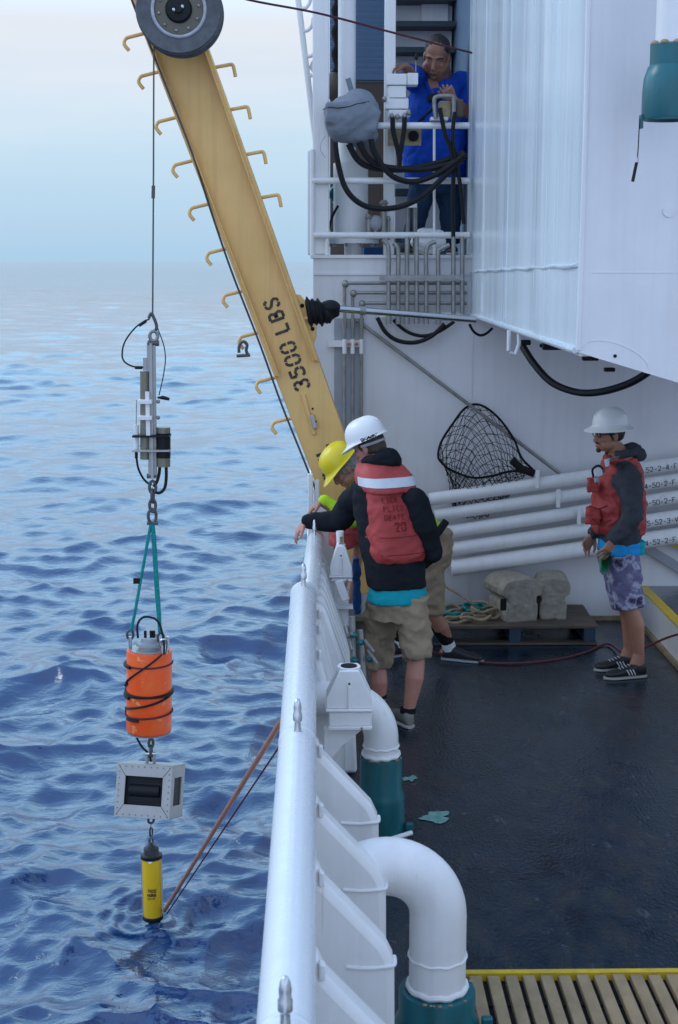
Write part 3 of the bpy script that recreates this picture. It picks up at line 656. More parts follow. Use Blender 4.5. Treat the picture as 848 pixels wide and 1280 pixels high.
# teal cowl hanging at the upper right
cy = 6.1; c = at(836, 150, cy); k = ppm(cy, 3.4)
t = thing('overboard_cowl', c, 'teal funnel cowl at the top right with a dangling toggle', 'pipe cowl')
zt = at(836, 55, cy).z
MB().tube([V((c.x, cy, zt - .02)), V((c.x, cy, 6.2))], 20 / k, 28).build('pipe', 'white', t)
hz = zt - c.z
MB().lathe((c.x, cy, c.z), (0, 0, 1), [(30 / k, .012), (33 / k, .0), (34 / k, .012), (34 / k, hz * .35), (32.5 / k, hz * .55), (28 / k, hz * .70), (26 / k, hz * .72), (26 / k, hz * .98), (22 / k, hz), (18 / k, hz)], 40).build('cowl', 'teal', t)
MB().bb((c.x - 36 / k, cy - .02, c.z - .035), (c.x - 33 / k, cy + .02, c.z + .02)).build('lug', 'teal', t)
for i in range(7):
    a = R(150 + i * 42); MB().ell((c.x + 22 / k * math.cos(a), cy + 22 / k * math.sin(a) , zt + .0), (.018, .018, .012)).build('rust_scab', 'tanplate', t)
lp = [at(800, 148, cy), at(799, 165, cy), at(798, 185, cy), at(797, 198, cy)]
MB().tube(spline(lp, 5), .0025, 6).build('lanyard', 'black', t)
MB().tube([at(796, 203, cy), at(791, 227, cy)], .007, 8).build('toggle', 'black', t)
MB().tube([at(798, 196, cy), at(795, 203, cy), at(799, 203, cy), at(798, 196, cy)], .003, 6).build('toggle_ring', 'steel', t)

# step platform at right
sp = thing('step_platform', (3, 10, 0), 'low raised step at the right edge with dark top and yellow nosing', 'step')
MB().bb((2.53, 8.2, 0.0), (6, WY - .03, .272)).build('side_panel', 'wall', sp)
MB().bb((2.60, 8.2, .272), (6, WY - .03, .28)).build('tread', 'deck', sp)
MB().bb((2.52, 8.2, .272), (2.597, WY - .03, .283)).build('nosing', 'yline', sp)
MB().bb((2.50, 8.2, .0), (2.529, WY - .03, .03)).build('skirting', 'tanplate', sp)

# ---- upper level
PY = 11.02
pl = thing('pillar', at(402, 320, PY), 'broad white pillar at the outer corner of the upper platform', 'pillar')
a = at(402, 320, PY); MB().box(V((a.x, PY + .03, 4.4)), (.125, .12, 3.1)).build('column', 'white', pl, bevel=.012)
b = at(388, 320, PY); MB().bb((b.x - .02, PY + .05, 2.85), (b.x + .02, PY + .4, at(388, 187, PY).z)).build('outer_plate', 'side', pl, bevel=.01)
pl2 = thing('pillar', at(440, 320, 11.35), 'round white pillar on a bolted flange behind the grey canvas cover', 'pillar')
a = at(434, 100, 11.35); MB().tube([V((a.x, 11.35, 3.5)), V((a.x, 11.35, 6))], .068, 28).build('column', 'white', pl2)
a2 = at(447, 300, 11.35)
MB().tube([V((a.x + .03, 11.35, 2.98)), V((a.x + .03, 11.35, 3.55))], .135, 32).build('base', 'white', pl2)
MB().tube([V((a.x + .05, 11.35, 2.94)), V((a.x + .05, 11.35, 2.98))], .2, 32).build('flange', 'white', pl2)
for i in range(10):
    q = R(36 * i); MB().tube([V((a.x + .05 + .18 * math.cos(q), 11.35 + .18 * math.sin(q), 2.915)), V((a.x + .05 + .18 * math.cos(q), 11.35 + .18 * math.sin(q), 2.94))], .014, 6).build('bolt', 'galv', pl2)
MB().tube([V((a.x + .05, 11.35, 2.85)), V((a.x + .05, 11.35, 2.94))], .07, 20).build('foot', 'white', pl2)
pl3 = thing('stanchion', at(487, 320, 11.2), 'white square stanchion beside the hydraulic control box', 'stanchion')
a = at(487, 160, 11.25); MB().box(V((a.x, 11.25, 4.4)), (.085, .08, 3.1)).build('column', 'white', pl3, bevel=.008)
# lattice outside
lt = thing('lattice_ladder', at(385, 95, 11.2), 'white tapering lattice strut with curved lugs left of the corner pillar', 'lattice')
A = [at(368, -40, 11.2), at(373, 0, 11.2), at(395, 180, 11.2), at(396, 190, 11.2)]
MB().tube(A, .022, 8).build('outer_rail', 'white', lt)
A = [at(397, -40, 11.2), at(394, 60, 11.2), at(393, 95, 11.2)]
MB().tube(A, .012, 8).build('inner_rail', 'white', lt)
for (v, u0) in ((8, 376), (36, 379), (68, 383), (92, 387)):
    MB().tube(spline([at(u0, v + 2, 11.2), at(u0 + 6, v + 2, 11.18), at(u0 + 11, v - 4, 11.18), at(u0 + 13, v - 14, 11.18)], 4), .014, 8).build('rung', 'white', lt)
MB().prism([at(386, 84, 11.22), at(392, 92, 11.22), at(393, 70, 11.22)], (0, .02, 0)).build('gusset', 'white', lt)

# bulkheads behind the upper platform
ub = thing('upper_bulkhead', (1, 13.3, 2.85), 'blue grey bulkhead behind the man in the royal blue shirt', 'bulkhead')
MB().bb((0.12, 13.3, 2.85), (2.5, 13.4, 5.9)).build('wall', 'louvre', ub)
MB().bb((.1, 11.3, 5.9), (2.6, 13.4, 5.95)).build('overhead', 'louvre', ub)  # unseen ceiling, put in to darken the platform below
MB().bb((1.19, 11.4, 2.85), (1.22, 13.3, 5.9)).build('side_wall', 'louvre', ub)
lv = thing('louvre_panel', at(462, 98, 12.6), 'blue grey louvred panel between the round pillar and the stanchion', 'louvre panel')
u0, u1 = 413, 482
v = -16; i = 0; first = None
while v < 100:
    p0 = at(u0, v, 12.6); p1 = at(u1, v, 12.6); c = (p0 + p1) / 2
    MB().box(c, (p1.x - p0.x, .035, .040), X=(1, 0, 0), Z=(0, -.5, 1)).build('slat', 'louvre', lv)
    v += 7.0
MB().bb((at(u0, 50, 12.66).x, 12.64, at(0, 100, 12.66).z), (at(u1, 50, 12.66).x, 12.66, 5.4)).build('backing', 'darkteal', lv)
MB().bb((at(413, 50, 12.6).x, 12.62, 2.85), (at(482, 50, 12.6).x, 12.68, at(0, 101, 12.6).z)).build('brown_panel', 'brown', lv)
rk = thing('storage_rack', at(540, 100, 12.8), 'rack of pale lockers with dark shelves behind the head of the man in blue', 'rack')
for v in (1, 33, 65, 97, 240, 300):
    p0 = at(494, v, 12.75); MB().bb((p0.x, 12.6, p0.z - .022), (1.18, 13.0, p0.z + .022)).build('shelf', 'darkteal', rk)
for (v0, v1) in ((4, 29), (37, 61), (69, 93), (101, 236), (246, 296)):
    p0 = at(494, v1, 12.85); p1 = at(494, v0, 12.85)
    MB().bb((p0.x, 12.85, p0.z), (1.17, 13.05, p1.z)).build('panel', 'wall', rk)
MB().bb((at(527, 15, 12.8).x, 12.78, at(0, 29, 12.8).z), (at(560, 15, 12.8).x, 12.84, at(0, 4, 12.8).z)).build('door', 'wall', rk)

# guard rails
gd = thing('guard_rail', (.6, PY, 2.85), 'white three bar guard rail along the upper platform edge', 'guard rail')
for (uA, uB, v) in ((437, 583, 157), (390, 583, 226), (392, 583, 294)):
    MB().tube([at(uA, v, PY - .06), at(uB + 4, v, PY - .06)], .024, 12).build('bar', 'white', gd)
MB().tube([at(543, 158, PY - .06), at(543, 322, PY - .06)], .010, 8).build('post', 'white', gd)
MB().tube([at(391, 187, PY - .06), at(391, 322, PY - .06)], .018, 8).build('post', 'white', gd)
MB().tube([at(409, 294, PY - .05), at(409, 322, PY - .05)], .016, 8).build('post', 'white', gd)

# canvas cover
mb = MB(); cc = at(440, 146, 10.95); Z = V((0, 0, 1))
mb.ell(cc, (.20, .18, .165)); mb.ell(cc + V((.05, 0, .05)), (.16, .16, .15)); mb.ell(cc + V((-.07, 0, -.07)), (.125, .15, .125)); mb.box(cc + V((-.09, -.02, .02)), (.22, .26, .16)); mb.box(cc + V((.1, 0, -.02)), (.20, .26, .16), X=(1, 0, -.3)); mb.ell(cc + V((.06, 0, -.13)), (.14, .13, .09))
vs, fs = remesh(mb, .014, 10, .012, 6, fn=lambda p: -.006 * abs(noise.noise(V((p.x * 7 + p.z * 5, p.y * 3, p.z * 2)))))
cv = make('canvas_cover', vs, fs, 'canvas', ang=60); tag(cv, 'grey canvas cover tied over a machine on the guard rail', 'cover')
bv = bvh_of(vs, fs)
def onto(b, p, d, lift=.002):
    h = b.ray_cast(V(p) - V(d) * .6, V(d)); return (h[0] - V(d) * lift) if h[0] is not None else V(p)
seam = [onto(bv, at(404 + i * 5.7, 137 - (i / 10) ** 2 * 8 + (1.5 if 2 < i < 7 else 0), 10.95), (0, 1, 0)) for i in range(0, 11)]
MB().tube(seam, .003, 6).build('seam', 'dark', cv)
MB().tube(spline([at(407, 170, 10.85), at(402, 178, 10.84), at(401, 188, 10.84), at(407, 197, 10.84)], 5), .0025, 6).build('tie_cord', 'grey', cv)
MB().box(at(438, 108, 11.0), (.04, .02, .12), X=(1, 0, .3)).build('strap', 'canvas', cv)

# control box
cb = thing('control_box', at(510, 142, 11.0), 'white hydraulic control box stack under the hand of the man in blue', 'control box')
def pbox(u0, v0, u1, v1, y0, d, name, m, parent, bevel=.005):
    p0 = at(u0, v1, y0); p1 = at(u1, v0, y0); return MB().bb((p0.x, y0, p0.z), (p1.x, y0 + d, p1.z)).build(name, m, parent, bevel=bevel)
pbox(484, 92, 509, 106, 10.98, .14, 'top_block', 'white', cb); pbox(509.5, 91, 523, 106, 10.97, .14, 'valve_block', 'white', cb)
pbox(486, 107, 508, 122, 10.99, .13, 'middle_block', 'white', cb); pbox(482, 123, 511, 136, 10.98, .15, 'lower_block', 'white', cb); pbox(486, 137, 513, 146, 10.98, .15, 'bottom_block', 'white', cb)
for (u, v) in ((490, 145), (497, 146), (506, 145), (511, 141), (481, 124)): MB().ell(at(u, v, 10.955), (.018, .02, .022)).build('fitting', 'galv', cb)
MB().tube([at(520, 72, 11.02), at(520, 90, 11.02)], .005, 6).build('lever', 'galv', cb); MB().ell(at(520.5, 71, 11.02), (.014, .014, .028)).build('knob', 'black', cb)
sp2 = thing('backing_plate', at(505, 182, 11.1), 'tan stained plate hung below the guard rail under the control box', 'plate')
pbox(485, 161, 527, 182, 11.08, .02, 'plate', 'tanplate', sp2)
MB().tube([at(517, 170, 11.06), at(517, 170, 11.09)], .04, 16).build('stain_ring', 'dark', sp2)
hg = thing('handle_frame', at(555, 148, 10.92), 'brown bent pipe frame holding hose ends on the top guard rail at right', 'handle frame')
MB().tube(spline([at(545, 148, 10.9), at(543, 128, 10.9), at(546, 121, 10.9), at(562, 120, 10.9), at(567, 124, 10.9), at(567, 152, 10.9)], 5), .016, 10).build('pipe', 'galv', hg)
MB().box(at(556, 138, 10.97), (.09, .08, .13)).build('block', 'tanplate', hg, bevel=.01)
MB().box(at(549, 149, 10.97), (.13, .1, .025)).build('base', 'white', hg, bevel=.004)
MB().box(at(574, 136, 10.97), (.06, .08, .13)).build('block', 'brown', hg, bevel=.01)

# hoses
def hose(pts, r, label, y=10.9, m='black', cat='hose', name='hose', n=8, zf=None):
    P = spline([at(u, v, y_) for (u, v, y_) in [(p + (y,))[:3] for p in pts]], 6)
    o = MB().tube(P, r, n).build(name, m); return tag(o, label, cat)
hose([(436, 180), (446, 198), (460, 208), (485, 212), (520, 210), (560, 200), (580, 190)], .023, 'thick black hose sagging highest of the looped bundle on the guard rail')
hose([(449, 178), (459, 196), (475, 207), (500, 211), (530, 212), (555, 207), (580, 200)], .023, 'black hose crossing in the middle of the looped bundle on the guard rail', 10.86)
hose([(464, 174), (468, 190), (482, 212), (498, 224), (520, 227), (545, 218), (568, 203), (582, 192)], .021, 'black hose looping lower across the second guard rail bar', 10.83)
hose([(419, 178), (422, 200), (429, 228), (440, 246), (458, 258), (480, 261), (505, 257), (530, 244), (556, 220), (580, 196)], .021, 'lowest and longest black hose loop in front of the second guard rail bar', 10.84)
hose([(491, 147), (492, 165), (498, 190), (500, 205)], .018, 'left short black hose dropping from the control box', 10.92)
hose([(506, 147), (505, 165), (501, 190), (499, 210)], .018, 'right short black hose dropping from the control box', 10.92)
hose([(550, 135), (556, 165), (564, 188), (567, 215), (566, 250), (567, 300)], .016, 'black hose hanging straight from the brown handle frame', 10.87)
hose([(569, 140), (566, 170), (570, 200), (576, 235), (580, 280)], .015, 'black hose hanging rightmost beside the pale blue house side', 10.87)
hose([(423, 257), (416, 270), (411, 288)], .010, 'short thin black cable bent behind the corner pillar', 11.12, cat='cable', name='cable')
hose([(472, 397), (482, 415), (498, 426), (520, 428), (540, 420), (556, 405)], .016, 'black hose hanging in a wide loop under the grey pipe bank', 10.83)
hose([(492, 400), (508, 414), (528, 420), (548, 415), (568, 402)], .013, 'second thinner black hose looped close under the grey pipe bank', 10.86)
hose([(587, 405), (592, 414), (600, 419), (608, 417), (616, 410)], .010, 'short thin black cable loop under the near left house corner', 10.6, cat='cable', name='cable')
hose([(653, 432, 8.7), (668, 455, 8.6), (690, 478, 8.5), (720, 490, 8.4), (750, 490, 8.3), (785, 480, 8.2), (812, 464, 8.1), (830, 445, 8.0)], .022, 'thick black hose hanging in a wide curve under the overhanging house', 8.4)
hose([(676, 432, 8.7), (700, 434, 8.6), (740, 447, 8.4)], .012, 'straight thin black cable tied along the bottom edge of the overhanging house', 8.4, cat='cable', name='cable')
# clutter at platform level: fittings, spare parts
cl = thing('hydraulic_fittings', at(470, 300, 11.15), 'cluster of grey hydraulic fittings below the lowest hose loop on the platform', 'fittings')
for (u, v0, v1, r) in ((461, 268, 296, .022), (470, 275, 300, .018), (480, 250, 296, .024), (486, 270, 300, .012)):
    MB().tube([at(u, v1, 11.15), at(u, v0, 11.15)], r, 12).build('fitting', 'galv', cl); MB().ell(at(u, v0 + 4, 11.15), (r * 1.5, r * 1.5, .016)).build('nut', 'galv', cl)
MB().ell(at(470, 279, 11.16), (.06, .05, .06)).build('valve_body', 'grey', cl)
t = thing('pipe_stand', at(517, 300, 11.25), 'two upright dull pipes with a cross bracket beside the dark jeans', 'pipes')
for u in (510, 519): MB().tube([at(u, 322, 11.25), at(u, 258, 11.25)], .018, 10).build('pipe', 'galv', t)
MB().bb((at(506, 0, 11.2).x, 11.21, at(0, 259, 11.2).z), (at(524, 0, 11.2).x, 11.28, at(0, 254, 11.2).z)).build('bracket', 'white', t)
t = MB(); t.ell(at(536, 302, 11.3), (.14, .1, .10)); t.box(at(548, 300, 11.3), (.10, .12, .15))
vs, fs = remesh(t, .012, 6, .02, 9); o = make('plastic_bag', vs, fs, 'white'); tag(o, 'crumpled white bag lying by the feet of the man in blue', 'bag')
t = thing('blue_bin', at(467, 318, 11.6), 'low blue tray on the platform behind the pipe flange', 'tray')
pbox(455, 309, 495, 320, 11.6, .3, 'tray', 'bluerag', t)
g_ = MB().tube(spline([at(421 + 2 * math.sin(i * 2.1), -6 + i * 9, 11.7) for i in range(13)], 3), .03, 8).build('net_bundle', 'net'); tag(g_, 'dark green net bundle hanging between the two pillars', 'net')
g_ = MB().ell(at(418, 108, 11.7), (.09, .1, .11)).build('net_float', 'brown'); tag(g_, 'brown round float behind the corner pillar', 'float')
g_ = MB().tube(spline([at(419 + 3 * math.sin(i * 1.3), 228 + i * 4, 11.4) for i in range(8)], 3), .035, 8).build('rope_hank', 'teal'); tag(g_, 'teal rope hank hanging behind the corner pillar', 'rope')
# thin cable across the top
o = MB().tube(spline([at(250, -18, 9.3), at(312, 0, 9.5), at(400, 17, 9.8), at(500, 43, 10.2), at(590, 66, 10.6)], 6), .0075, 6).build('stay_cable', 'thinline'); tag(o, 'thin dark cable slanting across the sky to the upper house', 'cable')

# ---- pipe bank on the wall
mf = thing('pipe_bank', at(520, 390, 10.85), 'bank of upright grey hydraulic pipes clamped above the steel ram', 'pipe bank')
yb = 10.82
tops = {486: [(478, 300), (484, 305)], 498: [(492, 304), (496, 308)], 509: [], 521: [], 533: [(545, 302), (536, 306)], 548: [(562, 306), (551, 311)], 567: [], 578: []}
for u, bend in tops.items():
    p = [at(a_, b_, yb) for a_, b_ in bend] + ([at(u, 316, yb)] if bend else [at(u, 296, yb)]) + [at(u, 345, yb), at(u, 392, yb)]
    MB().tube(spline(p, 5), .017, 12).build('pipe', 'galv', mf)
MB().bb((at(476, 0, yb).x, yb - .035, at(0, 351, yb).z), (at(584, 0, yb).x, yb - .012, at(0, 344, yb).z)).build('clamp_bar', 'galv', mf)
for u in (480, 492, 504, 515, 527, 540, 557, 572): MB().tube([at(u, 347, yb - .045), at(u, 347, yb - .02)], .014, 8).build('bolt', 'galv', mf)
for i, u in enumerate((486, 498, 509, 521, 533, 548)): MB().tube([at(u, 392, yb), at(u, 405, yb)], .022, 10).build('hose_end', 'galv', mf)
MB().bb((at(476, 0, yb).x, yb + .02, at(0, 397, yb).z), (at(584, 0, yb).x, yb + .04, at(0, 391, yb).z)).build('shelf', 'wall', mf)
for (ux, v) in ((431, 354), (441, 366), (452, 379)):
    p = [at(584, v, 10.88), at(ux + 5, v, 10.88), at(ux + 1, v + 1, 10.88), at(ux, v + 5, 10.88), at(ux, 412, 10.88), at(ux, 640, 10.88)]
    MB().tube(p, .013, 10).build('long_pipe', 'galv', mf)
    MB().ell(at(ux + 1, v + 1, 10.88), (.026, .026, .03)).build('elbow', 'galv', mf)
    MB().tube([at(ux, 398, 10.88), at(ux, 410, 10.88)], .02, 10).build('nut', 'galv', mf); MB().tube([at(ux, 424, 10.88), at(ux, 442, 10.88)], .017, 10).build('sleeve', 'white', mf)
MB().bb((at(410, 0, 10.9).x, 10.9, at(0, 434, 10.9).z), (at(455, 0, 10.9).x, 10.94, at(0, 426, 10.9).z)).build('bracket', 'white', mf)
for u in (436, 446): MB().ell(at(u, 430, 10.86), (.014, .014, .014)).build('bolt', 'pole', mf)

# ---- hydraulic ram
rm = thing('hydraulic_ram', at(500, 392, 10.1), 'shiny steel ram rod from the yellow boom to the house', 'ram')
a = at(424, 386, 10.08); b = at(595, 399.5, 10.25); d = (b - a).normalized()
MB().tube([a, b], .024, 20).build('rod', 'steel', rm)
MB().tube([a + d * .15, a + d * .19], .031, 20).build('collar', 'galv', rm)
# rubber boot
P = [at(424, 386, 10.08), at(416, 385, 10.08), at(405, 386, 10.07), at(398, 388, 10.06), at(394, 390, 10.06), at(391, 391, 10.06), at(388, 392, 10.05), at(384, 393, 10.05)]
ax = (P[-1] - P[0]).normalized(); UU = ax.cross(V((0, 1, 0))).normalized(); secs = []
for i in range(33):
    q = i / 32; p = P[0].lerp(P[-1], q); base_r = .036 + .038 * min(1, q * 2.0) + .024 * q + .006 * math.sin(q * 23)
    if q > .42: base_r += .011 * math.cos((q - .42) * 2 * math.pi * 6)
    secs.append((p + UU * .012 * math.sin(q * 5), UU, V((0, 1, 0)), base_r * (1 + .04 * math.sin(i * 1.3)), base_r * .8))
MB().loft(secs, 28).build('rubber_boot', 'black', rm)
MB().ell(at(413, 384, 10.06), (.072, .06, .052)).build('boot_knuckle', 'black', rm)

# ================================================================== CRANE BOOM
BY = 10.0
bm_ = thing('crane_boom', at(450, 735, BY), 'tan yellow crane boom leaning out over the sea with bent rod rungs', 'crane boom')
def bc(v): return 238.5 + (v - 100) * .3675
def bwid(v): return 35.5 - (v - 100) * .0155 if v > 100 else 35.5 + (100 - v) * .01
def edge(v, s, y=BY, k=1.0): return at(bc(v) + s * bwid(v) * k, v - s * 4, y)
vt, vb = -30, 740
# box body behind the web
mb = MB(); mb.add([edge(vt, -1), edge(vt, 1), edge(vb, 1), edge(vb, -1)] + [edge(vt, -1) + V((0, .26, 0)), edge(vt, 1) + V((0, .26, 0)), edge(vb, 1) + V((0, .26, 0)), edge(vb, -1) + V((0, .26, 0))],
       [(0, 3, 2, 1), (4, 5, 6, 7), (0, 1, 5, 4), (1, 2, 6, 5), (2, 3, 7, 6), (3, 0, 4, 7)])
web = mb.build('web', 'boom', bm_, smooth=False, bevel=.006)
def flange(s, v1, name='flange', w_=.27):
    q = [edge(-10, s, BY), edge(-10, s, BY, 1 - w_ * .62), edge(v1, s, BY, 1 - w_ * .95), edge(v1, s, BY)]
    pl_ = [p + V((0, -.001, 0)) for p in q]
    MB().prism(pl_, (0, -.045, 0)).build(name, 'boom', bm_, bevel=.006)
    q2 = [q[1] + V((0, -.044, 0)), q[1] * .75 + q[0] * .25 + V((0, -.044, 0)), q[2] * .75 + q[3] * .25 + V((0, -.044, 0)), q[2] + V((0, -.044, 0))]
    MB().prism(q2, (0, -.055, 0)).build('stiffener', 'boom', bm_, bevel=.005)
flange(-1, 466); flange(1, 455)
flange_r = None
# lug plate for the ram
MB().prism([at(363, 366, BY + .03), at(376, 369, BY + .03), at(391, 388, BY + .03), at(396, 402, BY + .03), at(396, 420, BY + .03), at(391, 434, BY + .03), at(386, 434, BY + .03)], (0, .05, 0)).build('lug_plate', 'boom', bm_, bevel=.006)
MB().prism([at(363, 366, BY + .16), at(376, 369, BY + .16), at(391, 388, BY + .16), at(396, 402, BY + .16), at(396, 420, BY + .16), at(391, 434, BY + .16), at(386, 434, BY + .16)], (0, .05, 0)).build('lug_plate', 'boom', bm_, bevel=.006)
MB().box(at(383, 397, BY + .02), (.05, .05, .02), X=(1, 0, .25)).build('lug_rib', 'boom', bm_)
for (u, v) in ((378, 382), (391, 411)): MB().ell(at(u, v, BY + .025), (.014, .01, .014)).build('bolt', 'dark', bm_)
# rungs
def rung(v, s, L=30, drop=12):
    e = edge(v, s, BY + .05)
    d = V((s * .92, 0, -.22 if s < 0 else .16)).normalized()
    k = ppm(BY, 2.5)
    p1 = e + d * (L / k * .72); p2 = e + d * (L / k); p3 = p2 + V((s * .012, -.01, -.6 * drop / k)); p4 = p2 + V((.02 , -.015, -drop / k * 1.25))
    pts = [e - d * .02, p1] + spline([p1, p2 + V((0, 0, -.004)), p3, p4], 4)[1:]
    MB().tube(pts, .0125, 10).build('rung', 'boom', bm_)
for v in (38, 86, 143, 197, 251, 307, 360, 412, 468, 519): rung(v, -1, 22)
for v in (88, 141, 197, 251): rung(v, 1, 21)
# cleat on the boom
MB().box(at(386, 518, BY - .01), (.028, .025, .30), X=(1, 0, .27)).build('cleat_bar', 'boom', bm_, bevel=.008)
MB().box(at(392, 527, BY - .03), (.034, .03, .10), X=(1, 0, .27)).build('cleat_pad', 'alum', bm_, bevel=.006)
for (u, v) in ((391, 511), (395, 527)): MB().ell(at(u, v, BY - .035), (.008, .01, .008)).build('bolt', 'dark', bm_)
# lettering: reads up the boom
upv = (at(bc(200), 200, BY) - at(bc(500), 500, BY)).normalized(); dn = V((upv.z, 0, -upv.x))
# letter x runs up the boom, letter y points to its left
ly = -dn
def blet(text, u, v, h): return lettering('lettering', text, at(u, v, BY - .001), upv, ly, h, .2, 'ink', bm_, gap=.29)
kk = ppm(BY, 2.2)
blet('3500', 388, 483, 18.5 / kk); blet('LBS', 362, 413, 18.5 / kk); blet('SWL', 424, 595, 18.5 / kk)
# sheave
ctr = at(225, 14, 9.60); sh = MB()
sr = 54 / ppm(9.55, 4.5)
sh.lathe(ctr, (0, 1, 0), [(sr * .30, -.06), (sr * .62, -.06), (sr * .64, -.072), (sr * .97, -.085), (sr, -.075), (sr, -.05), (sr * .70, -.01), (sr * .66, .03), (sr * .70, .07), (sr, .11), (sr, .135), (sr * .5, .135)], 64)
sheave = sh.build('sheave', 'sheave', bm_)
MB().lathe(ctr, (0, 1, 0), [(sr * .36, -.05), (sr * .56, -.05), (sr * .56, -.066), (sr * .3, -.07)], 48).build('hub_plate', 'hub', sheave)
MB().tube([ctr + V((sr * .61 * math.cos(R(i * 7.5)), -.074, sr * .61 * math.sin(R(i * 7.5)))) for i in range(48)], .012, 8, closed=True).build('worn_ring', 'ring', sheave)
MB().lathe(ctr, (0, 1, 0), [(sr * .31, -.06), (sr * .31, -.08), (sr * .27, -.10), (sr * .12, -.105), (sr * .1, -.12), (.002, -.122)], 32).build('axle_cap', 'black', sheave)
for i in range(10):
    q = R(36 * i + 10); MB().ell(ctr + V((sr * .47 * math.cos(q), -.071, sr * .47 * math.sin(q))), (.011, .008, .011)).build('bolt', 'galv', sheave)
for q in (R(20), R(200)): MB().ell(ctr + V((sr * .1 * math.cos(q), -.112, sr * .1 * math.sin(q))), (.014, .01, .014)).build('axle_bolt', 'steel', sheave)
MB().tube([at(225, 14, 9.73), at(216, 14, 10.02)], .05, 16).build('axle', 'galv', sheave)
# cable along boom edge
o = MB().tube(spline([at(158, -22, 9.72), at(168, 8, 9.74), at(186, 52, 9.78), at(203, 95, 9.84), at(240, 190, 9.9), at(262, 258, 9.95), at(290, 340, 9.97), at(325, 430, 9.97), at(352, 505, 9.98), at(378, 570, 9.98), at(400, 625, 10)], 6), .008, 6).build('control_cable', 'wire'); tag(o, 'thin dark cable running down the left edge of the yellow boom', 'cable')
# shackle on a rung
sk = thing('shackle', at(303, 444, 9.98), 'dark bow shackle hanging from a left rung of the boom', 'shackle')
k = ppm(9.98, 2)
MB().tube(spline([at(299, 441, 9.98), at(299, 434, 9.98), at(301, 429, 9.98), at(305, 427, 9.98), at(309, 431, 9.98), at(308, 438, 9.98), at(310, 443, 9.98)], 5), .011, 8).build('bow', 'wire', sk)
MB().tube([at(296, 445, 9.98), at(313, 444, 9.98)], .011, 8).build('pin', 'wire', sk)

# ================================================================== SUSPENDED INSTRUMENTS
IY = 9.7
def P(u, v, dy=0): return at(u, v, IY + dy)
o = MB().tube(spline([P(193, 30), P(192.5, 70), P(192, 240), P(191, 395)], 6), .006, 6).build('hoist_wire', 'wire'); tag(o, 'taut hoist wire hanging from the sheave to the instruments', 'wire')
MB().tube([P(192, 232), P(191.6, 248)], .012, 8).build('splice', 'wire', o)
ki = ppm(IY, 1)
ip = thing('sensor_package', P(190, 600), 'grey instrument bar with strapped sensor tubes hanging below the hoist wire', 'instrument')
MB().box((P(191, 428) + P(189.5, 598)) / 2, (10.5 / ki, .03, (P(191, 428) - P(189.5, 598)).length), X=(1, 0, -.01)).build('bar', 'alum', ip, bevel=.003)
MB().box((P(191, 428) + P(189.5, 598)) / 2 + V((0, -.025, 0)), (3.5 / ki, .02, (P(191, 428) - P(189.5, 598)).length - .01), X=(1, 0, -.01)).build('bar_rib', 'alum', ip)
MB().tube([P(185, 429), P(199, 429)], .02, 10).build('top_bolt', 'wire', ip); MB().tube([P(184, 595), P(196, 595)], .018, 10).build('bottom_bolt', 'wire', ip)
MB().tube([P(192.3 + 5 * math.cos(R(a)), 420 + 6 * math.sin(R(a))) for a in range(0, 360, 24)], .012, 8, closed=True).build('ring', 'galv', ip)
MB().tube([P(181.5, 464), P(181.5, 574)], 6 / ki, 20).build('pressure_tube', 'olive', ip)
MB().tube([P(182.5, 447), P(182.5, 463)], 3.5 / ki, 14).build('tube_cap', 'alum', ip)
MB().box(P(185, 518, -.05), (5 / ki, .02, 56 / ki)).build('white_strip', 'white', ip)
for (v) in (502, 522): MB().box(P(182, v, -.045), (17 / ki, .07, 5 / ki)).build('clamp', 'white', ip, bevel=.003); MB().ell(P(198, v, -.03), (.014, .014, .014)).build('clamp_bolt', 'galv', ip)
MB().tube([P(170.5, 531), P(170.5, 563)], 3.2 / ki, 14).build('sensor_tube', 'white', ip); MB().tube([P(170.7, 563), P(170.7, 573)], 2 / ki, 10).build('connector', 'black', ip)
MB().tube([P(171, 500), P(170.5, 531)], .004, 6).build('sensor_wire', 'alum', ip)
MB().tube([P(204.5, 534), P(204.5, 583)], 8.6 / ki, 24).build('canister', 'olive', ip)
MB().tube([P(204.5, 541), P(204.5, 572)], 8.9 / ki, 24).build('canister_sleeve', 'black', ip)
for (v, m) in ((544.5, 'black'), (562.5, 'alum')): MB().box(P(190, v, -.01), (46 / ki, .12, 2.4 / ki)).build('strap', m, ip, bevel=.002)
MB().tube(spline([P(187, 399), P(180, 402), P(168, 411), P(156, 428), P(153, 445), P(158, 454), P(170, 459), P(179, 459), P(181, 450)], 5), .006, 6).build('cable', 'black', ip)
MB().tube([P(174, 407), P(183, 401)], .011, 8).build('cable_splice', 'black', ip); MB().tube([P(169, 459.5), P(178, 459.5)], .011, 8).build('connector', 'black', ip)
MB().tube(spline([P(192, 396), P(198, 412), P(205, 432), P(207, 450), P(204, 472), P(199, 494)], 5), .004, 6).build('cable', 'black', ip)
MB().tube([P(197, 497), P(204, 497), P(212, 499)], [.006, .014, .010], 8).build('connector', 'black', ip)
MB().tube(spline([P(171, 573), P(173, 585), P(178, 596), P(184, 603), P(190, 606)], 5), .008, 6).build('cable', 'black', ip)
MB().tube(spline([P(200, 583), P(199, 593), P(196, 603), P(192, 608)], 5), .011, 8).build('cable', 'black', ip)
MB().tube(spline([P(208, 583), P(208, 598), P(206, 610), P(200, 616), P(193, 615)], 5), .011, 8).build('cable', 'black', ip)
MB().tube(spline([P(186, 398), P(189, 392), P(192, 396), P(196, 408), P(193, 416)], 5), .011, 8).build('swivel', 'wire', ip)
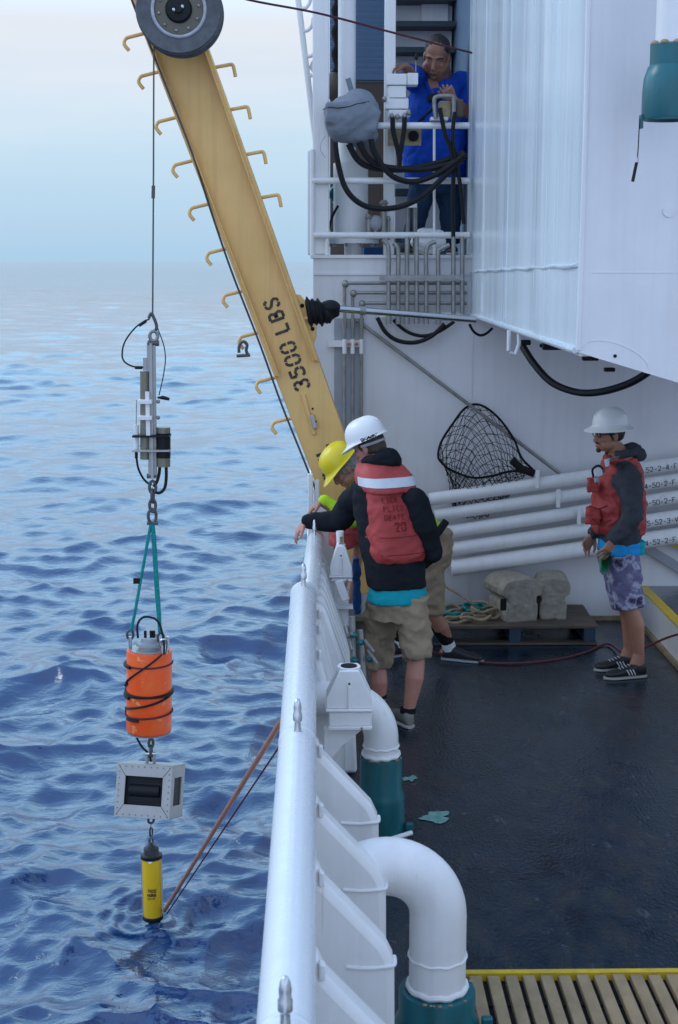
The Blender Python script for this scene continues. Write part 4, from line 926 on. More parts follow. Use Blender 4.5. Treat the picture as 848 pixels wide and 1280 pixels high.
# chain links
ch = thing('chain', P(190, 655), 'short dark chain and shackles above the teal rope sling', 'chain')
def link_(u, v, hw, hh, parent, ang=0, r=.011, name='link'):
    pts = [P(u, v) + V((hw / ki * math.cos(R(a)) * math.cos(ang), hw / ki * math.cos(R(a)) * math.sin(ang), hh / ki * math.sin(R(a)))) for a in range(0, 360, 30)]
    return MB().tube(pts, r, 8, closed=True).build(name, 'wire', parent)
link_(191, 609, 4, 8, ch); link_(191, 620, 3.6, 8, ch, 1.4); link_(191, 632, 3.8, 8, ch); link_(190.5, 645, 5, 9, ch, .2, name='shackle_bow')
MB().tube([P(184, 654), P(198, 654)], .012, 8).build('shackle_pin', 'wire', ch)
# sling
slg = thing('rope_sling', P(184, 790), 'two legged teal rope sling above the orange cylinder', 'sling')
MB().tube(spline([P(189, 655), P(186, 670), P(178, 715), P(168, 770), P(163, 790)], 5), .011, 8).build('rope_leg', 'rope', slg)
MB().tube(spline([P(191, 655), P(193, 675), P(196, 720), P(199, 765), P(200, 790)], 5), .014, 8).build('rope_leg', 'rope', slg)
MB().tube(spline([P(190, 656), P(192, 690), P(195, 740), P(198, 775), P(199, 788)], 5), .008, 8).build('rope_leg', 'rope', slg)
MB().box(P(171.5, 726), (.05, .02, .04)).build('tag', 'black', slg)
for (u, v) in ((163, 793), (201, 797)): link_(u, v, 4, 6, slg, .3, .010, 'shackle')
# orange cylinder
of = thing('orange_cylinder', P(187, 920), 'bright orange scuffed cylinder wrapped in black cable hanging from the sling', 'cylinder float')
t_, b_ = P(187, 812), P(186.5, 912); rr = 28.7 / ki; axd = (t_ - b_).normalized(); H_ = (t_ - b_).length
of_body = MB().lathe(b_, axd, [(.002, 0), (rr * .97, 0), (rr, .012), (rr, H_ - .012), (rr * .98, H_), (rr * .9, H_ + .001), (.002, H_ + .002)], 48).build('housing', 'orange', of)
MB().lathe(b_, axd, [(.002, -.014), (rr * .96, -.014), (rr * .985, -.004), (rr * .5, -.002)], 40).build('bottom_plate', 'alum', of)
MB().lathe(t_, axd, [(.02, .003), (rr * .88, .003), (rr * .88, .007), (.02, .008)], 40).build('top_plate', 'alum', of)
MB().lathe(t_, axd, [(.075, .006), (.075, .03), (.095, .034), (.095, .055), (.06, .06), (.058, .085), (.035, .09), (.02, .091)], 28).build('end_cap', 'grey', of)
MB().tube(spline([t_ + V((-.07, -.06, .10)), t_ + V((-.07, -.06, .2)), t_ + V((-.02, -.05, .25)), t_ + V((.07, -.06, .22)), t_ + V((.11, -.09, .1)), t_ + V((.12, -.16, .01))], 5), .008, 8).build('cable', 'black', of)
for dx in (-.02, .02, .04): MB().tube([t_ + V((dx, -.05, .1)), t_ + V((dx, -.05, .15))], .01, 8).build('connector', 'black', of)
for s in (-1, 1): MB().tube([t_ + V((s * rr * .82, -.02, 0)), t_ + V((s * rr * .82, -.02, .1))], .012, 8).build('eye_bolt', 'steel', of)
MB().tube(spline([t_ + V((.1, -.1, .0)), t_ + V((.09, -.12, .09)), t_ + V((.14, -.12, .1)), t_ + V((.13, -.1, 0))], 5), .008, 8).build('eye_loop', 'steel', of)
def wrap(a0, a1, h0, h1, r, m='black', name='cable'):   # angles: 0 = facing camera, positive to the right
    pts = []
    for i in range(25):
        q = i / 24; a = R(a0 + (a1 - a0) * q); h = h0 + (h1 - h0) * q
        pts.append(b_ + axd * (h * H_) + V((math.sin(a), -math.cos(a), 0)) * (rr + r * .8))
    return MB().tube(pts, r, 8).build(name, m, of)
wrap(38, -100, 1.0, .52, .007); wrap(-98, 100, .50, .47, .009); wrap(100, -98, .50, .27, .008); wrap(-98, -95, .27, .2, .008)
wrap(-100, 100, .84, .845, .006, 'thinline', 'strap'); wrap(-100, 110, .205, .245, .007, 'thinline', 'strap'); wrap(-92, 95, .465, .50, .008)
wrap(-98, -45, .835, .835, .013, 'black', 'buckle'); wrap(-60, -20, .185, .19, .010, 'black', 'buckle'); wrap(-95, -50, .47, .45, .012, 'black', 'buckle'); wrap(-60, -100, .62, .54, .010, 'black', 'splice')
# lower coupling
cp = thing('coupling', P(188, 955), 'steel link coupling between the orange cylinder and the grey box', 'coupling')
link_(189, 929, 3, 6, cp, .4); link_(189, 939, 3, 7, cp, 1.5)
for u in (184, 193): MB().tube([P(u, 940), P(u, 962)], .012, 8).build('strut', 'alum', cp)
MB().tube([P(182, 942), P(195, 942)], .014, 8).build('cross_pin', 'steel', cp)
MB().tube(spline([P(171, 922), P(178, 934), P(186, 942), P(189, 952)], 5), .008, 8).build('cable', 'black', cp)
# grey box
bx = thing('instrument_box', P(188, 1022), 'grey riveted metal box with a dark window hanging above the yellow tube', 'instrument box')
yw, tl = R(-11), R(17); Bx = V((math.cos(yw), math.sin(yw), 0)); By0 = V((-math.sin(yw), math.cos(yw), 0)); By = (By0 * math.cos(tl) - V((0, 0, 1)) * math.sin(tl)); Bz = Bx.cross(By)
Wb, Db, Hb = .405, .33, .375; bcn = P(188, 987) + By * (0)
def bp(x, y, z): return bcn + Bx * x + By * y + Bz * z
def bbox(x0, y0, z0, x1, y1, z1, name, m, par=bx, bev=.003): return MB().box(bp((x0 + x1) / 2, (y0 + y1) / 2, (z0 + z1) / 2), (x1 - x0, y1 - y0, z1 - z0), X=Bx, Y=By).build(name, m, par, bevel=bev)
hw, hd, hh = Wb / 2, Db / 2, Hb / 2; fr = .07
fw = {'front_panel': (.066, .088), 'side_panel': (.07, .09)}
bbox(-hw + .012, -hd + .035, -hh + .012, hw - .012, hd - .012, hh - .012, 'inner_case', 'black', bev=0)
def frame(o_, ax1, ax2, nrm, h1, h2, name):
    for i in range(4):
        c1 = [(-h1, -h2), (h1, -h2), (h1, h2), (-h1, h2)]; f1, f2 = fw[name]; c2 = [(-h1 + f1, -h2 + f2), (h1 - f1, -h2 + f2), (h1 - f1, h2 - f2), (-h1 + f1, h2 - f2)]
        a, b2 = c1[i], c1[(i + 1) % 4]; c, d2 = c2[(i + 1) % 4], c2[i]
        g = .0012
        poly = [o_ + ax1 * p[0] + ax2 * p[1] for p in (a, b2, c, d2)]; m_ = sum(poly, V()) / 4; poly = [p + (m_ - p) * .012 for p in poly]
        MB().prism(poly, nrm * .012).build(name, 'alum', bx, bevel=.0015)
frame(bp(0, -hd + .012, 0), Bx, Bz, -By, hw, hh, 'front_panel'); frame(bp(hw - .012, 0, 0), By, Bz, Bx, hd, hh, 'side_panel'); frame(bp(-hw + .012, 0, 0), By, Bz, -Bx, hd, hh, 'side_panel')
bbox(-hw, -hd, hh - .01, hw, hd, hh, 'top_panel', 'alum'); bbox(-hw, -hd + .012, -hh, hw, hd, -hh + .01, 'bottom_panel', 'alum')
MB().tube([bp(-.11, -hd + .045, 0), bp(.11, -hd + .045, 0)], .045, 20).build('lens_tube', 'black', bx)
for z in (.075, -.07): MB().box(bp(0, -hd + .03, z), (.22, .008, .010), X=Bx, Y=By).build('inner_bar', 'black', bx)
bbox(hw - .022, -.09, -.09, hw - .018, .075, .075, 'side_window', 'grey')
riv = MB()
for i in range(9):
    x = -hw + .02 + i * (Wb - .04) / 8
    for z in (-hh + .02, hh - .02): riv.ell(bp(x, -hd - .001, z), (.0055, .0055, .0055), n=6, m=4)
for i in range(1, 8):
    z = -hh + .02 + i * (Hb - .04) / 8
    for x in (-hw + .02, hw - .02): riv.ell(bp(x, -hd - .001, z), (.0055, .0055, .0055), n=6, m=4)
riv.build('rivets', 'galv', bx)
link_(189, 1025, 3.6, 4.5, bx, .2, .009, 'bottom_ring')
# yellow tube
yt = thing('yellow_tube', P(190, 1146), 'yellow instrument tube with black cap just touching the sea', 'instrument tube')
t_, b_ = P(189.5, 1071), P(191.5, 1145); axd = (t_ - b_).normalized(); H_ = (t_ - b_).length; r_ = 12 / ppm(IY, -1.5)
ybody = MB().lathe(b_, axd, [(.002, 0), (r_ * .96, 0), (r_, .006), (r_, H_), (.002, H_ + .001)], 36).build('housing', 'yellow', yt)
MB().lathe(b_, axd, [(.002, -.02), (r_ * 1.03, -.02), (r_ * 1.1, -.01), (r_ * 1.1, .005), (r_ * 1.01, .012)], 36).build('bottom_ring', 'black', yt)
for q in (R(10), R(130), R(250)): MB().tube([b_ + V((r_ * .6 * math.cos(q), r_ * .6 * math.sin(q), .0)), b_ + V((r_ * .5 * math.cos(q), r_ * .5 * math.sin(q), -.30))], .014, 8).build('bottom_strut', 'black', yt)
MB().tube([b_ + V((0, 0, -.02)), b_ + V((0, 0, -.28))], .02, 8).build('bottom_strut', 'grey', yt)
MB().lathe(t_, axd, [(r_ * 1.0, -.008), (r_ * 1.12, -.004), (r_ * 1.12, .016), (r_ * .85, .022), (r_ * .78, .025), (r_ * .78, .068), (r_ * .45, .084), (.014, .092), (.006, .11)], 36).build('cap', 'black', yt)
gm = bpy.data.materials.new('clear_dome'); gm.use_nodes = True; gb = gm.node_tree.nodes['Principled BSDF']; gb.inputs['Base Color'].default_value = (.85, .88, .92, 1); gb.inputs['Alpha'].default_value = .05; gb.inputs['Roughness'].default_value = .1; M['clear'] = gm
MB().lathe(t_, axd, [(r_ * 1.0, .02), (r_ * .98, .07), (r_ * .82, .1), (r_ * .5, .115), (.02, .12)], 28).build('clear_dome', 'clear', yt)
link_(189, 1052, 2.6, 5, yt, .2, .007, 'top_link'); link_(189, 1040, 3.2, 6, yt, 1.2, .008, 'top_link')
MB().tube([P(189, 1063), P(189, 1028)], .006, 6).build('eye_rod', 'steel', yt)
pats = bvh_of(ybody.data.vertices and [v.co + ybody.location + WL[yt] for v in ybody.data.vertices], [tuple(p.vertices) for p in ybody.data.polygons])
pr = V((0, -1, 0)); kx = ppm(IY, -1.6)
lettering('print', 'TRDE', P(186, 1111) + V((0, -.2, 0)), (1, 0, 0), (0, 0, 1), .024, .2, 'ink', yt, pats, .12, proj=pr)
lettering('print', 'HORB', P(186, 1116) + V((0, -.2, 0)), (1, 0, 0), (0, 0, 1), .022, .26, 'thinline', yt, pats, .12, proj=pr)
lettering('print', 'SECTOR', P(186, 1119.5) + V((0, -.2, 0)), (1, 0, 0), (0, 0, 1), .012, .2, 'ink', yt, pats, .18, proj=pr)
MB().tube([P(188, 1077, -.062), P(188, 1076.9, -.072)], .016, 10).build('label', 'white', yt)
MB().tube([P(176.5, 1075, -.03), P(178.5, 1146, -.03)], .003, 6).build('stay_wire', 'grey', yt); MB().tube([P(202.5, 1075, -.03), P(204.5, 1146, -.03)], .003, 6).build('stay_wire', 'grey', yt)
# poles from the rail
a = at(347, 908, 6.1); b = P(206, 1138)
a = V((-.19, 6.15, a.z)); a = at(341, 919, 6.15)
o = MB().tube([a + (a - b).normalized() * .22, b], .0135, 12).build('push_pole', 'pole'); tag(o, 'thick varnished pole slanting from the ship side to the yellow tube', 'pole')
o = MB().tube([at(349, 934, 6.2), P(209, 1142)], .0045, 8).build('tag_line', 'thinline'); tag(o, 'thin maroon line stretched just under the varnished pole', 'line')

# ================================================================== DECK THINGS
# stowed pipes
spec_ = [((537, 624.5), (848, 579), 8.2, '52-2-4-F', 'topmost of five white stowed pipes sloping up the back wall'),
         ((544, 644.5), (848, 599), 7.8, '4-50-2-F', 'second from top of five white stowed pipes sloping up the back wall'),
         ((557, 665.5), (848, 620.5), 8.2, '3-50-2-F', 'middle one of five white stowed pipes sloping up the back wall'),
         ((561, 687), (848, 645.5), 8.8, '3,5-52-3-V', 'white stowed pipe marked with V, fourth from top of the five'),
         ((564, 710), (848, 669.5), 10.6, '4-52-2-F', 'thickest and lowest of five white stowed pipes on the back wall')]
YP = 10.72
for i, (a, b, r, tx, lb) in enumerate(spec_):
    pa, pb = at(*a, YP), at(*b, YP); d = (pb - pa); pb2 = pb + d * .45; k = ppm(YP, 1)
    pm = MB().tube([pa, pb2], r / k, 28); o = pm.build('stowed_pipe', 'white'); tag(o, lb, 'pipe', 'white pipes stowed along the back wall')
    bt = bvh_of(pm.v, pm.f); dn_ = d.normalized(); up_ = V((-dn_.z, 0, dn_.x))
    n = len(tx); h = .040
    uend = [845, 843, 843, 846, 843][i]; end = at(uend, b[1] + (848 - uend) * .148 + 2, YP)
    lettering('marking', tx, end - dn_ * (n * .75 * h) - up_ * (h * .45) + V((0, -.1, 0)), dn_, up_, h, .14, 'ink', o, bt, .16, proj=V((0, -1, 0)))
for i, (u, v) in enumerate(((672, 599), (698, 623), (724, 645))):
    o = MB().box(at(u, v, YP - .065), (.03, .02, .14)).build('pipe_clip', 'white', bevel=.004)
    tag(o, ['white clip on the topmost stowed pipe', 'white clip on the second stowed pipe', 'white clip on the middle stowed pipe beside the red vest'][i], 'clip', 'white clips holding the stowed pipes')
# yellow and dark ladder stringer behind the pipes
o = thing('ladder_stringer', at(800, 690, 10.88), 'dark and yellow ladder stringer slanting behind the stowed pipes at right', 'ladder')
MB().prism([at(745, 652, 10.9), at(765, 652, 10.9), at(870, 716, 10.9), at(862, 724, 10.9)], (0, .03, 0)).build('stringer', 'grey', o)
MB().prism([at(738, 655, 10.88), at(752, 652, 10.88), at(752, 664, 10.88), at(740, 664, 10.88)], (0, .015, 0)).build('tread_end', 'yline', o)
MB().prism([at(834, 680, 10.88), at(870, 674, 10.88), at(870, 696, 10.88)], (0, .015, 0)).build('tread_end', 'yline', o)

# landing net
ln = thing('landing_net', at(600, 640, 10.8), 'black landing net with long grey handle leaning on the back wall', 'landing net')
hp = [(548, 570), (552, 552), (566, 530), (582, 510), (600, 506), (622, 521), (642, 548), (652, 572), (668, 591), (640, 589), (615, 595), (590, 597), (565, 588), (553, 579)]
hoop = spline([at(u, v, 10.84 - .0016 * max(0, v - 506)) for u, v in hp], 6, closed=True)
MB().tube(hoop, .009, 8, closed=True).build('hoop', 'net', ln)
MB().tube([at(446, 400, 10.9), at(560, 486, 10.86), at(604, 519, 10.80), at(700, 592, 10.80)], .014, 10).build('handle', 'galv', ln)
MB().tube([at(640, 575, 10.72), at(652, 586, 10.72), at(668, 592, 10.72)], .03, 8).build('socket', 'net', ln)
# two net layers made of cords: back from the upper hoop, front from the lower hoop, to the bag bottom
upp = spline([at(u, v, 10.84 - .0016 * max(0, v - 506)) for u, v in [(548, 570), (552, 552), (566, 530), (582, 510), (600, 506), (622, 521), (642, 548), (652, 572), (668, 591)]], 12)
low = spline([at(u, v, 10.84 - .0016 * max(0, v - 506)) for u, v in [(548, 570), (553, 579), (565, 588), (590, 597), (615, 595), (640, 589), (668, 591)]], 12)
bot = [at(u, v, 10.86) for u, v in [(563, 618), (566, 640), (585, 648), (610, 646), (632, 632), (642, 616)]]; bot = spline(bot, 10)
def samp(l, q): i = q * (len(l) - 1); a = int(i); b = min(a + 1, len(l) - 1); return l[a].lerp(l[b], i - a)
def layer(top, sag, nU, nV, yoff, seed):
    g = {}
    rnd = random.Random(seed)
    for i in range(nU + 1):
        for j in range(nV + 1):
            q = i / nU; t_ = j / nV; a = samp(top, q); b = samp(bot, .5 + (q - .5) * (.9 if j > 0 else 1))
            p = a.lerp(b, t_) + V((0, yoff * math.sin(math.pi * min(1, t_ * 1.1)), 0))
            # gather to the middle
            p.x += (at(590, 600, 10.8).x - p.x) * .45 * math.sin(math.pi * t_ * .9) * sag + rnd.uniform(-1, 1) * .012; p.z += rnd.uniform(-1, 1) * .008
            g[i, j] = p
    mb = MB()
    for i in range(nU + 1):
        for j in range(nV):
            for di in (-1, 1):
                if (i + j) % 2 == 0 and 0 <= i + di <= nU: mb.tube([g[i, j], g[i + di, j + 1]], .0021, 4, caps=False)
    return mb
layer(upp, .35, 26, 22, .01, 1).build('netting', 'net', ln, smooth=False)
layer(low, .55, 26, 10, -.06, 2).build('netting', 'net', ln, smooth=False)
layer(upp, .9, 14, 20, -.02, 3).build('netting', 'net', ln, smooth=False)

# pallet
pa = thing('pallet', (1.45, 10.5, 0), 'weathered wooden pallet on the deck against the back wall', 'pallet')
px0, px1, py0, py1 = .84, 2.07, 10.19, 10.86
y = py0; first = None
while y < py1 - .05:
    w_ = .098; MB().bb((px0 + random.uniform(-.01, .01), y, .128), (px1 + random.uniform(-.012, .012), y + w_, .15 + random.uniform(0, .004))).build('board', 'wood', pa, bevel=.003); y += .112
for x in (px0 + .01, (px0 + px1) / 2 - .04, px1 - .10):
    MB().bb((x, py0 + .01, .022), (x + .085, py1, .127)).build('bearer', 'blueblock', pa, bevel=.003)
for y in (py0, py1 - .1): MB().bb((px0, y, .002), (px1, y + .09, .021)).build('bottom_board', 'wood', pa, bevel=.003)
# castings
def casting(c, ang, L, W_, Hh, label, rough_):
    X = V((math.cos(ang), math.sin(ang), 0)); Y = V((-math.sin(ang), math.cos(ang), 0))
    prof = [(-.40, 0), (.40, 0), (.42, .30), (.40, .40), (.36, .44), (.36, .56), (.50, .60), (.53, .74), (.50, .86), (.36, .97), (.12, 1.0), (-.2, 1.0), (-.42, .93), (-.54, .78), (-.52, .64), (-.46, .58), (-.38, .55), (-.36, .46), (-.40, .40), (-.42, .2)]
    mb = MB(); mb.prism([V(c) + X * (p[0] * W_) - Y * (L / 2) + V((0, 0, p[1] * Hh)) for p in prof], Y * L)
    vs, fs = remesh(mb, .008, 1, .0035, 20)
    o = make('anchor_casting', vs, fs, 'concrete', ang=30); tag(o, label, 'casting', 'grey castings on the pallet')
    for s in (-.5, .5): MB().box(V(c) + X * (-.16) * 1 - Y * (L / 2 + .002) + V((0, 0, Hh * .45 + s * .04)), (.05, .006, .05), X=X, Y=Y).build('pocket', 'dark', o, bevel=.004)
    return o
casting(V((at(641, 770, 10.45).x, 10.46, .152)), R(18), .34, .31, .325, 'left grey casting with pockets in its face on the pallet', 0)
casting(V((at(691, 768, 10.45).x, 10.52, .152)), R(-4), .30, .245, .318, 'right plainer grey casting with a rounded side on the pallet', 1)
# rope heap
rh = thing('rope_heap', at(588, 765, 10.5), 'loose heap of tan and teal rope on the left of the pallet', 'rope')
rnd = random.Random(3)
for kx in range(9):
    c = V((at(586 + rnd.uniform(-22, 22), 764, 10.4).x, 10.42 + rnd.uniform(-.12, .15), .16 + kx * .008))
    r1, r2, ph = rnd.uniform(.05, .13), rnd.uniform(.04, .1), rnd.uniform(0, 6)
    pts = [c + V((r1 * math.cos(a * .5 + ph), r2 * math.sin(a * .5 + ph), .012 * math.sin(a * 1.7))) for a in range(0, 16)]
    MB().tube(spline(pts, 3), .011, 7).build('rope', 'tanrope' if kx not in (3, 6, 7) else 'rope', rh)
MB().tube(spline([at(552, 730, 10.6), at(572, 742, 10.55), at(590, 752, 10.5), at(605, 752, 10.45), at(614, 758, 10.42)], 5), .010, 7).build('rope', 'tanrope', rh)
# red hose
pts = [onz(540, 815, .012), onz(585, 826, .012), onz(640, 829, .012), onz(690, 825, .012), onz(730, 816, .012), onz(760, 805, .013)]
e = at(800, 783, 9.9); pts += [V((2.2, 9.75, .06)), V((2.45, 9.6, .22)), V((2.62, 9.45, .30)), V((2.9, 9.35, .295)), V((3.4, 9.3, .295))]
o = MB().tube(spline(pts, 6), .008, 8).build('red_hose', 'maroon'); tag(o, 'thin dark red hose trailing across the deck onto the step', 'hose')
# added blue cloth standing in for a half-hidden worker's trousers
o = MB().loft([(at(445, 697, 9.1), V((1, 0, 0)), V((0, 1, 0)), .025, .02), (at(446, 730, 9.1), V((1, 0, 0)), V((0, 1, 0)), .035, .02), (at(447, 768, 9.1), V((1, 0, 0)), V((0, 1, 0)), .022, .02)], 12)
vs, fs = remesh(o, .012, 3, .012, 12); o = make('hanging_rag', vs, fs, 'bluerag'); tag(o, 'blue cloth hanging beside the smaller socket and black jacket', 'rag')

# ================================================================== PEOPLE
UP = V((0, 0, 1))
def head_prims(mb, c, Fv, Uv, s=1.0, neck=None):
    Fv = V(Fv).normalized(); Uv = (V(Uv) - Fv * V(Uv).dot(Fv)).normalized(); L = Uv.cross(Fv)
    def q(l, f, u): return V(c) + (L * l + Fv * f + Uv * u) * s
    def e(p, r): mb.ell(q(*p), tuple(x * s for x in r), L, Fv, Uv, 20, 14)
    e((0, -.012, .03), (.076, .098, .092)); e((0, .028, -.02), (.064, .072, .095)); e((0, .035, -.082), (.050, .053, .038))
    e((0, .078, -.103), (.021, .018, .017)); e((0, .09, -.078), (.024, .014, .010)); e((0, .092, -.068), (.02, .013, .008))
    mb.tube([q(0, .088, .012), q(0, .102, -.015), q(0, .112, -.038)], [.009 * s, .011 * s, .014 * s], 10); e((0, .108, -.042), (.017, .014, .011))
    for d in (-1, 1):
        mb.tube([q(d * .008, .09, .02), q(d * .03, .086, .026), q(d * .052, .066, .02)], [.010 * s, .012 * s, .010 * s], 8)
        e((d * .040, .064, -.028), (.024, .024, .022)); e((d * .077, -.008, -.015), (.010, .020, .032)); e((d * .076, -.004, -.04), (.008, .010, .012))
        e((d * .045, .03, -.07), (.02, .05, .03))
    if neck is not None: mb.tube([q(0, -.02, -.03), q(0, -.025, -.08), neck], [.055 * s, .056 * s, .064 * s], 16)
    return q, L, Fv, Uv
def hand(mb, w, d, n, side, curl=.5, s=1.0):
    """w wrist, d towards fingers, n palm normal, side +1: thumb on d x n side"""
    d = V(d).normalized(); n = (V(n) - d * V(n).dot(d)).normalized(); lat = d.cross(n) * side
    mb.loft([(w - d * .02, lat, n, .024 * s, .019 * s), (w + d * .02, lat, n, .030 * s, .017 * s), (w + d * .06, lat, n, .039 * s, .015 * s), (w + d * .092, lat, n, .036 * s, .012 * s)], 14, 2.4)
    for i, (o, ln_) in enumerate(((.031, .066), (.0105, .074), (-.0105, .069), (-.031, .055))):
        k = w + d * (.086 - .008 * abs(i - 1)) + lat * (o * s); dirv = (d + lat * o * 5.5).normalized(); p = [k - d * .02, k]
        c = curl * (1 + .15 * (i - 1)); ang = c * .5
        for seg in (.42, .32, .26):
            q = dirv * math.cos(ang) + n * math.sin(ang); p.append(p[-1] + q * (ln_ * seg * s * 1.1)); ang += c * .7
        mb.tube(p, [.0095 * s, .0095 * s, .009 * s, .0082 * s, .0065 * s], 8); mb.ell(p[-1], (.0066 * s,) * 3, n=8, m=6)
    b = w + d * .022 + lat * (.026 * s); t1 = b + (d * .7 + lat * .65 + n * .25).normalized() * .036 * s; t2 = t1 + (d * .9 + lat * .25 + n * .35).normalized() * .03 * s
    t3 = t2 + (d * .95 + lat * .05 + n * .3).normalized() * .022 * s
    mb.tube([b - lat * .012, b, t1, t2, t3], [.013 * s, .014 * s, .0115 * s, .0105 * s, .008 * s], 8); mb.ell(t3, (.008 * s,) * 3, n=8, m=6)
def limb(mb, a, b, r0, rm, r1, n=16, bul=None):
    a, b = V(a), V(b); ax = b - a; off = V(bul) if bul else V()
    mb.tube([a, a + ax * .18 + off * .5, a + ax * .38 + off, a + ax * .65 + off * .6, b], [r0, (r0 + rm) / 2, rm, (rm + r1) / 2, r1], n); mb.ell(a, (r0,) * 3); mb.ell(b, (r1,) * 3)
def shoe(parent, heel, toe, m, sole_m, h=.075, L=.29, name='shoe', stripes=False):
    d = V(toe) - V(heel); d.z = 0; d.normalize(); lat = V((d.y, -d.x, 0)); z0 = V(heel).z; base = V(heel) - d * .03
    mb = MB()
    for f, wd, hh in ((.0, .028, .075), (.03, .036, .088), (.09, .037, .092), (.14, .040, .07), (.19, .046, .052), (.24, .044, .042), (.275, .034, .034), (.293, .018, .026)):
        mb.v += []
    secs = [(base + d * f * L / .29 + UP * (hh / 2 + .016), lat, UP, wd, hh / 2) for f, wd, hh in ((.0, .026, .06), (.02, .036, .085), (.08, .038, .092), (.13, .041, .074), (.18, .046, .056), (.235, .045, .045), (.272, .035, .036), (.292, .016, .026))]
    mb.loft(secs, 18, 2.6); vs, fs = remesh(mb, .006, 5)
    s_ = make(name, vs, fs, m, parent, ang=60)
    so_ = MB().loft([(base + d * (f * L / .29) + UP * .010, lat, UP, wd, .0095) for f, wd in ((-.006, .022), (.01, .037), (.08, .041), (.15, .045), (.2, .050), (.25, .046), (.285, .032), (.302, .012))], 18, 4).build('sole', sole_m, s_)
    if stripes:
        bt = bvh_of(vs, fs); cam_side = lat if lat.y < 0 else -lat
        for i in range(3):
            P_ = []
            for j in range(5):
                f = .085 + i * .022 + j * .006; p = base + d * f + UP * (.028 + j * .010); P_.append(onto(bt, p, -cam_side, .0015))
            MB().tube(P_, .0045, 6).build('stripe', 'sock', s_)
        for i in range(4):
            p = base + d * (.125 + i * .022) + UP * .2; q0 = onto(bt, p + lat * .02, (0, 0, -1), .002); q1 = onto(bt, p - lat * .02, (0, 0, -1), .002)
            MB().tube([q0, (q0 + q1) / 2 + UP * .004, q1], .0035, 6).build('lace', 'glass', s_)
    return s_
def hat(parent, c, Fv, Uv, m, style, s=1.0, rx=.112, ry=.132, h=.135, up0=.045):
    Fv = V(Fv).normalized(); Uv = (V(Uv) - Fv * V(Uv).dot(Fv)).normalized(); L = Uv.cross(Fv); o = V(c) + Uv * (up0 * s) - Fv * .008
    n = 48; rings = []
    def ringp(k, z, br, inner=0):
        pts = []
        for i in range(n):
            a = 2 * math.pi * i / n; ca, sa = math.cos(a), math.sin(a)    # ca: front
            rid = 1 + (.03 * math.exp(-((abs(sa)) / .12) ** 2) * (1 - k) * 0)
            b = br(ca) if br else 0
            zz = z(ca) if callable(z) else z
            pts.append(o + Fv * ((ry * k + b - inner) * ca * s) + L * ((rx * k + b - inner) * sa * s) + Uv * (zz * s))
        return pts
    full = (lambda ca: .05 + .008 * ca) if style == 'full' else (lambda ca: .010 + .055 * max(0, ca) ** 2.2)
    zb = (lambda ca: -.022) if style == 'full' else (lambda ca: -.006 - .022 * max(0, ca) ** 2.2)
    prof = [(math.sin(R(t)) ** .85, h * math.cos(R(t)) ** .75) for t in (4, 14, 26, 38, 50, 62, 72, 80, 86)]
    for k, z in prof: rings.append(ringp(k, z, None))
    rings.append(ringp(1.0, .012, None)); rings.append(ringp(1.0, -.002, lambda ca: full(ca) * .25)); rings.append(ringp(1.0, zb, full)); rings.append(ringp(1.0, lambda ca: zb(ca) - .005, lambda ca: full(ca) + .0005)); rings.append(ringp(1.0, lambda ca: zb(ca) * .5 - .006, lambda ca: full(ca) * .5)); rings.append(ringp(.965, -.004, None))
    for k, z in prof[::-1]: rings.append(ringp(k * .965, z - .006, None))
    vs = [p for r_ in rings for p in r_]; fs = [tuple(range(n))[::-1]]
    for i in range(len(rings) - 1):
        for j in range(n): a = i * n + j; b = i * n + (j + 1) % n; fs.append((a, b, b + n, a + n))
    fs.append(tuple(range((len(rings) - 1) * n, len(rings) * n)))
    hat_ = make('hard_hat', vs, fs, m, parent, ang=50)
    # raised ridges
    for off in ((0,) if style == 'full' else (-.022, .022)):
        pts = []
        for t in range(-60, 66, 10):
            a = R(t); k = math.sin(abs(a)) ** .85; z = h * math.cos(a) ** .75
            pts.append(o + Fv * (ry * k * math.copysign(1, a) * s) + L * off * s * (1 - .3 * k) + Uv * ((z + (-.0005 if off == 0 else -.0035)) * s))
        MB().tube(pts, .007 if off == 0 else .0045, 8).build('ridge', m, hat_)
    return hat_, o, L
def make_body(parent, mb, m, vox=.0055): vs, fs = remesh(mb, vox, 3); return make('body', vs, fs, m, parent, ang=180), vs, fs
def garment(name, mb, m, parent, vox=.011, sm=5, wr=.010, wf=8, fn=None):
    vs, fs = remesh(mb, vox, sm, wr, wf, fn); return make(name, vs, fs, m, parent, ang=180), vs, fs
def eyes(q, parent, s):
    for d in (-1, 1): MB().ell(q(d * .031, .079, -.002), (.013 * s, .008 * s, .007 * s), n=10, m=6).build('eye', 'eye', parent)

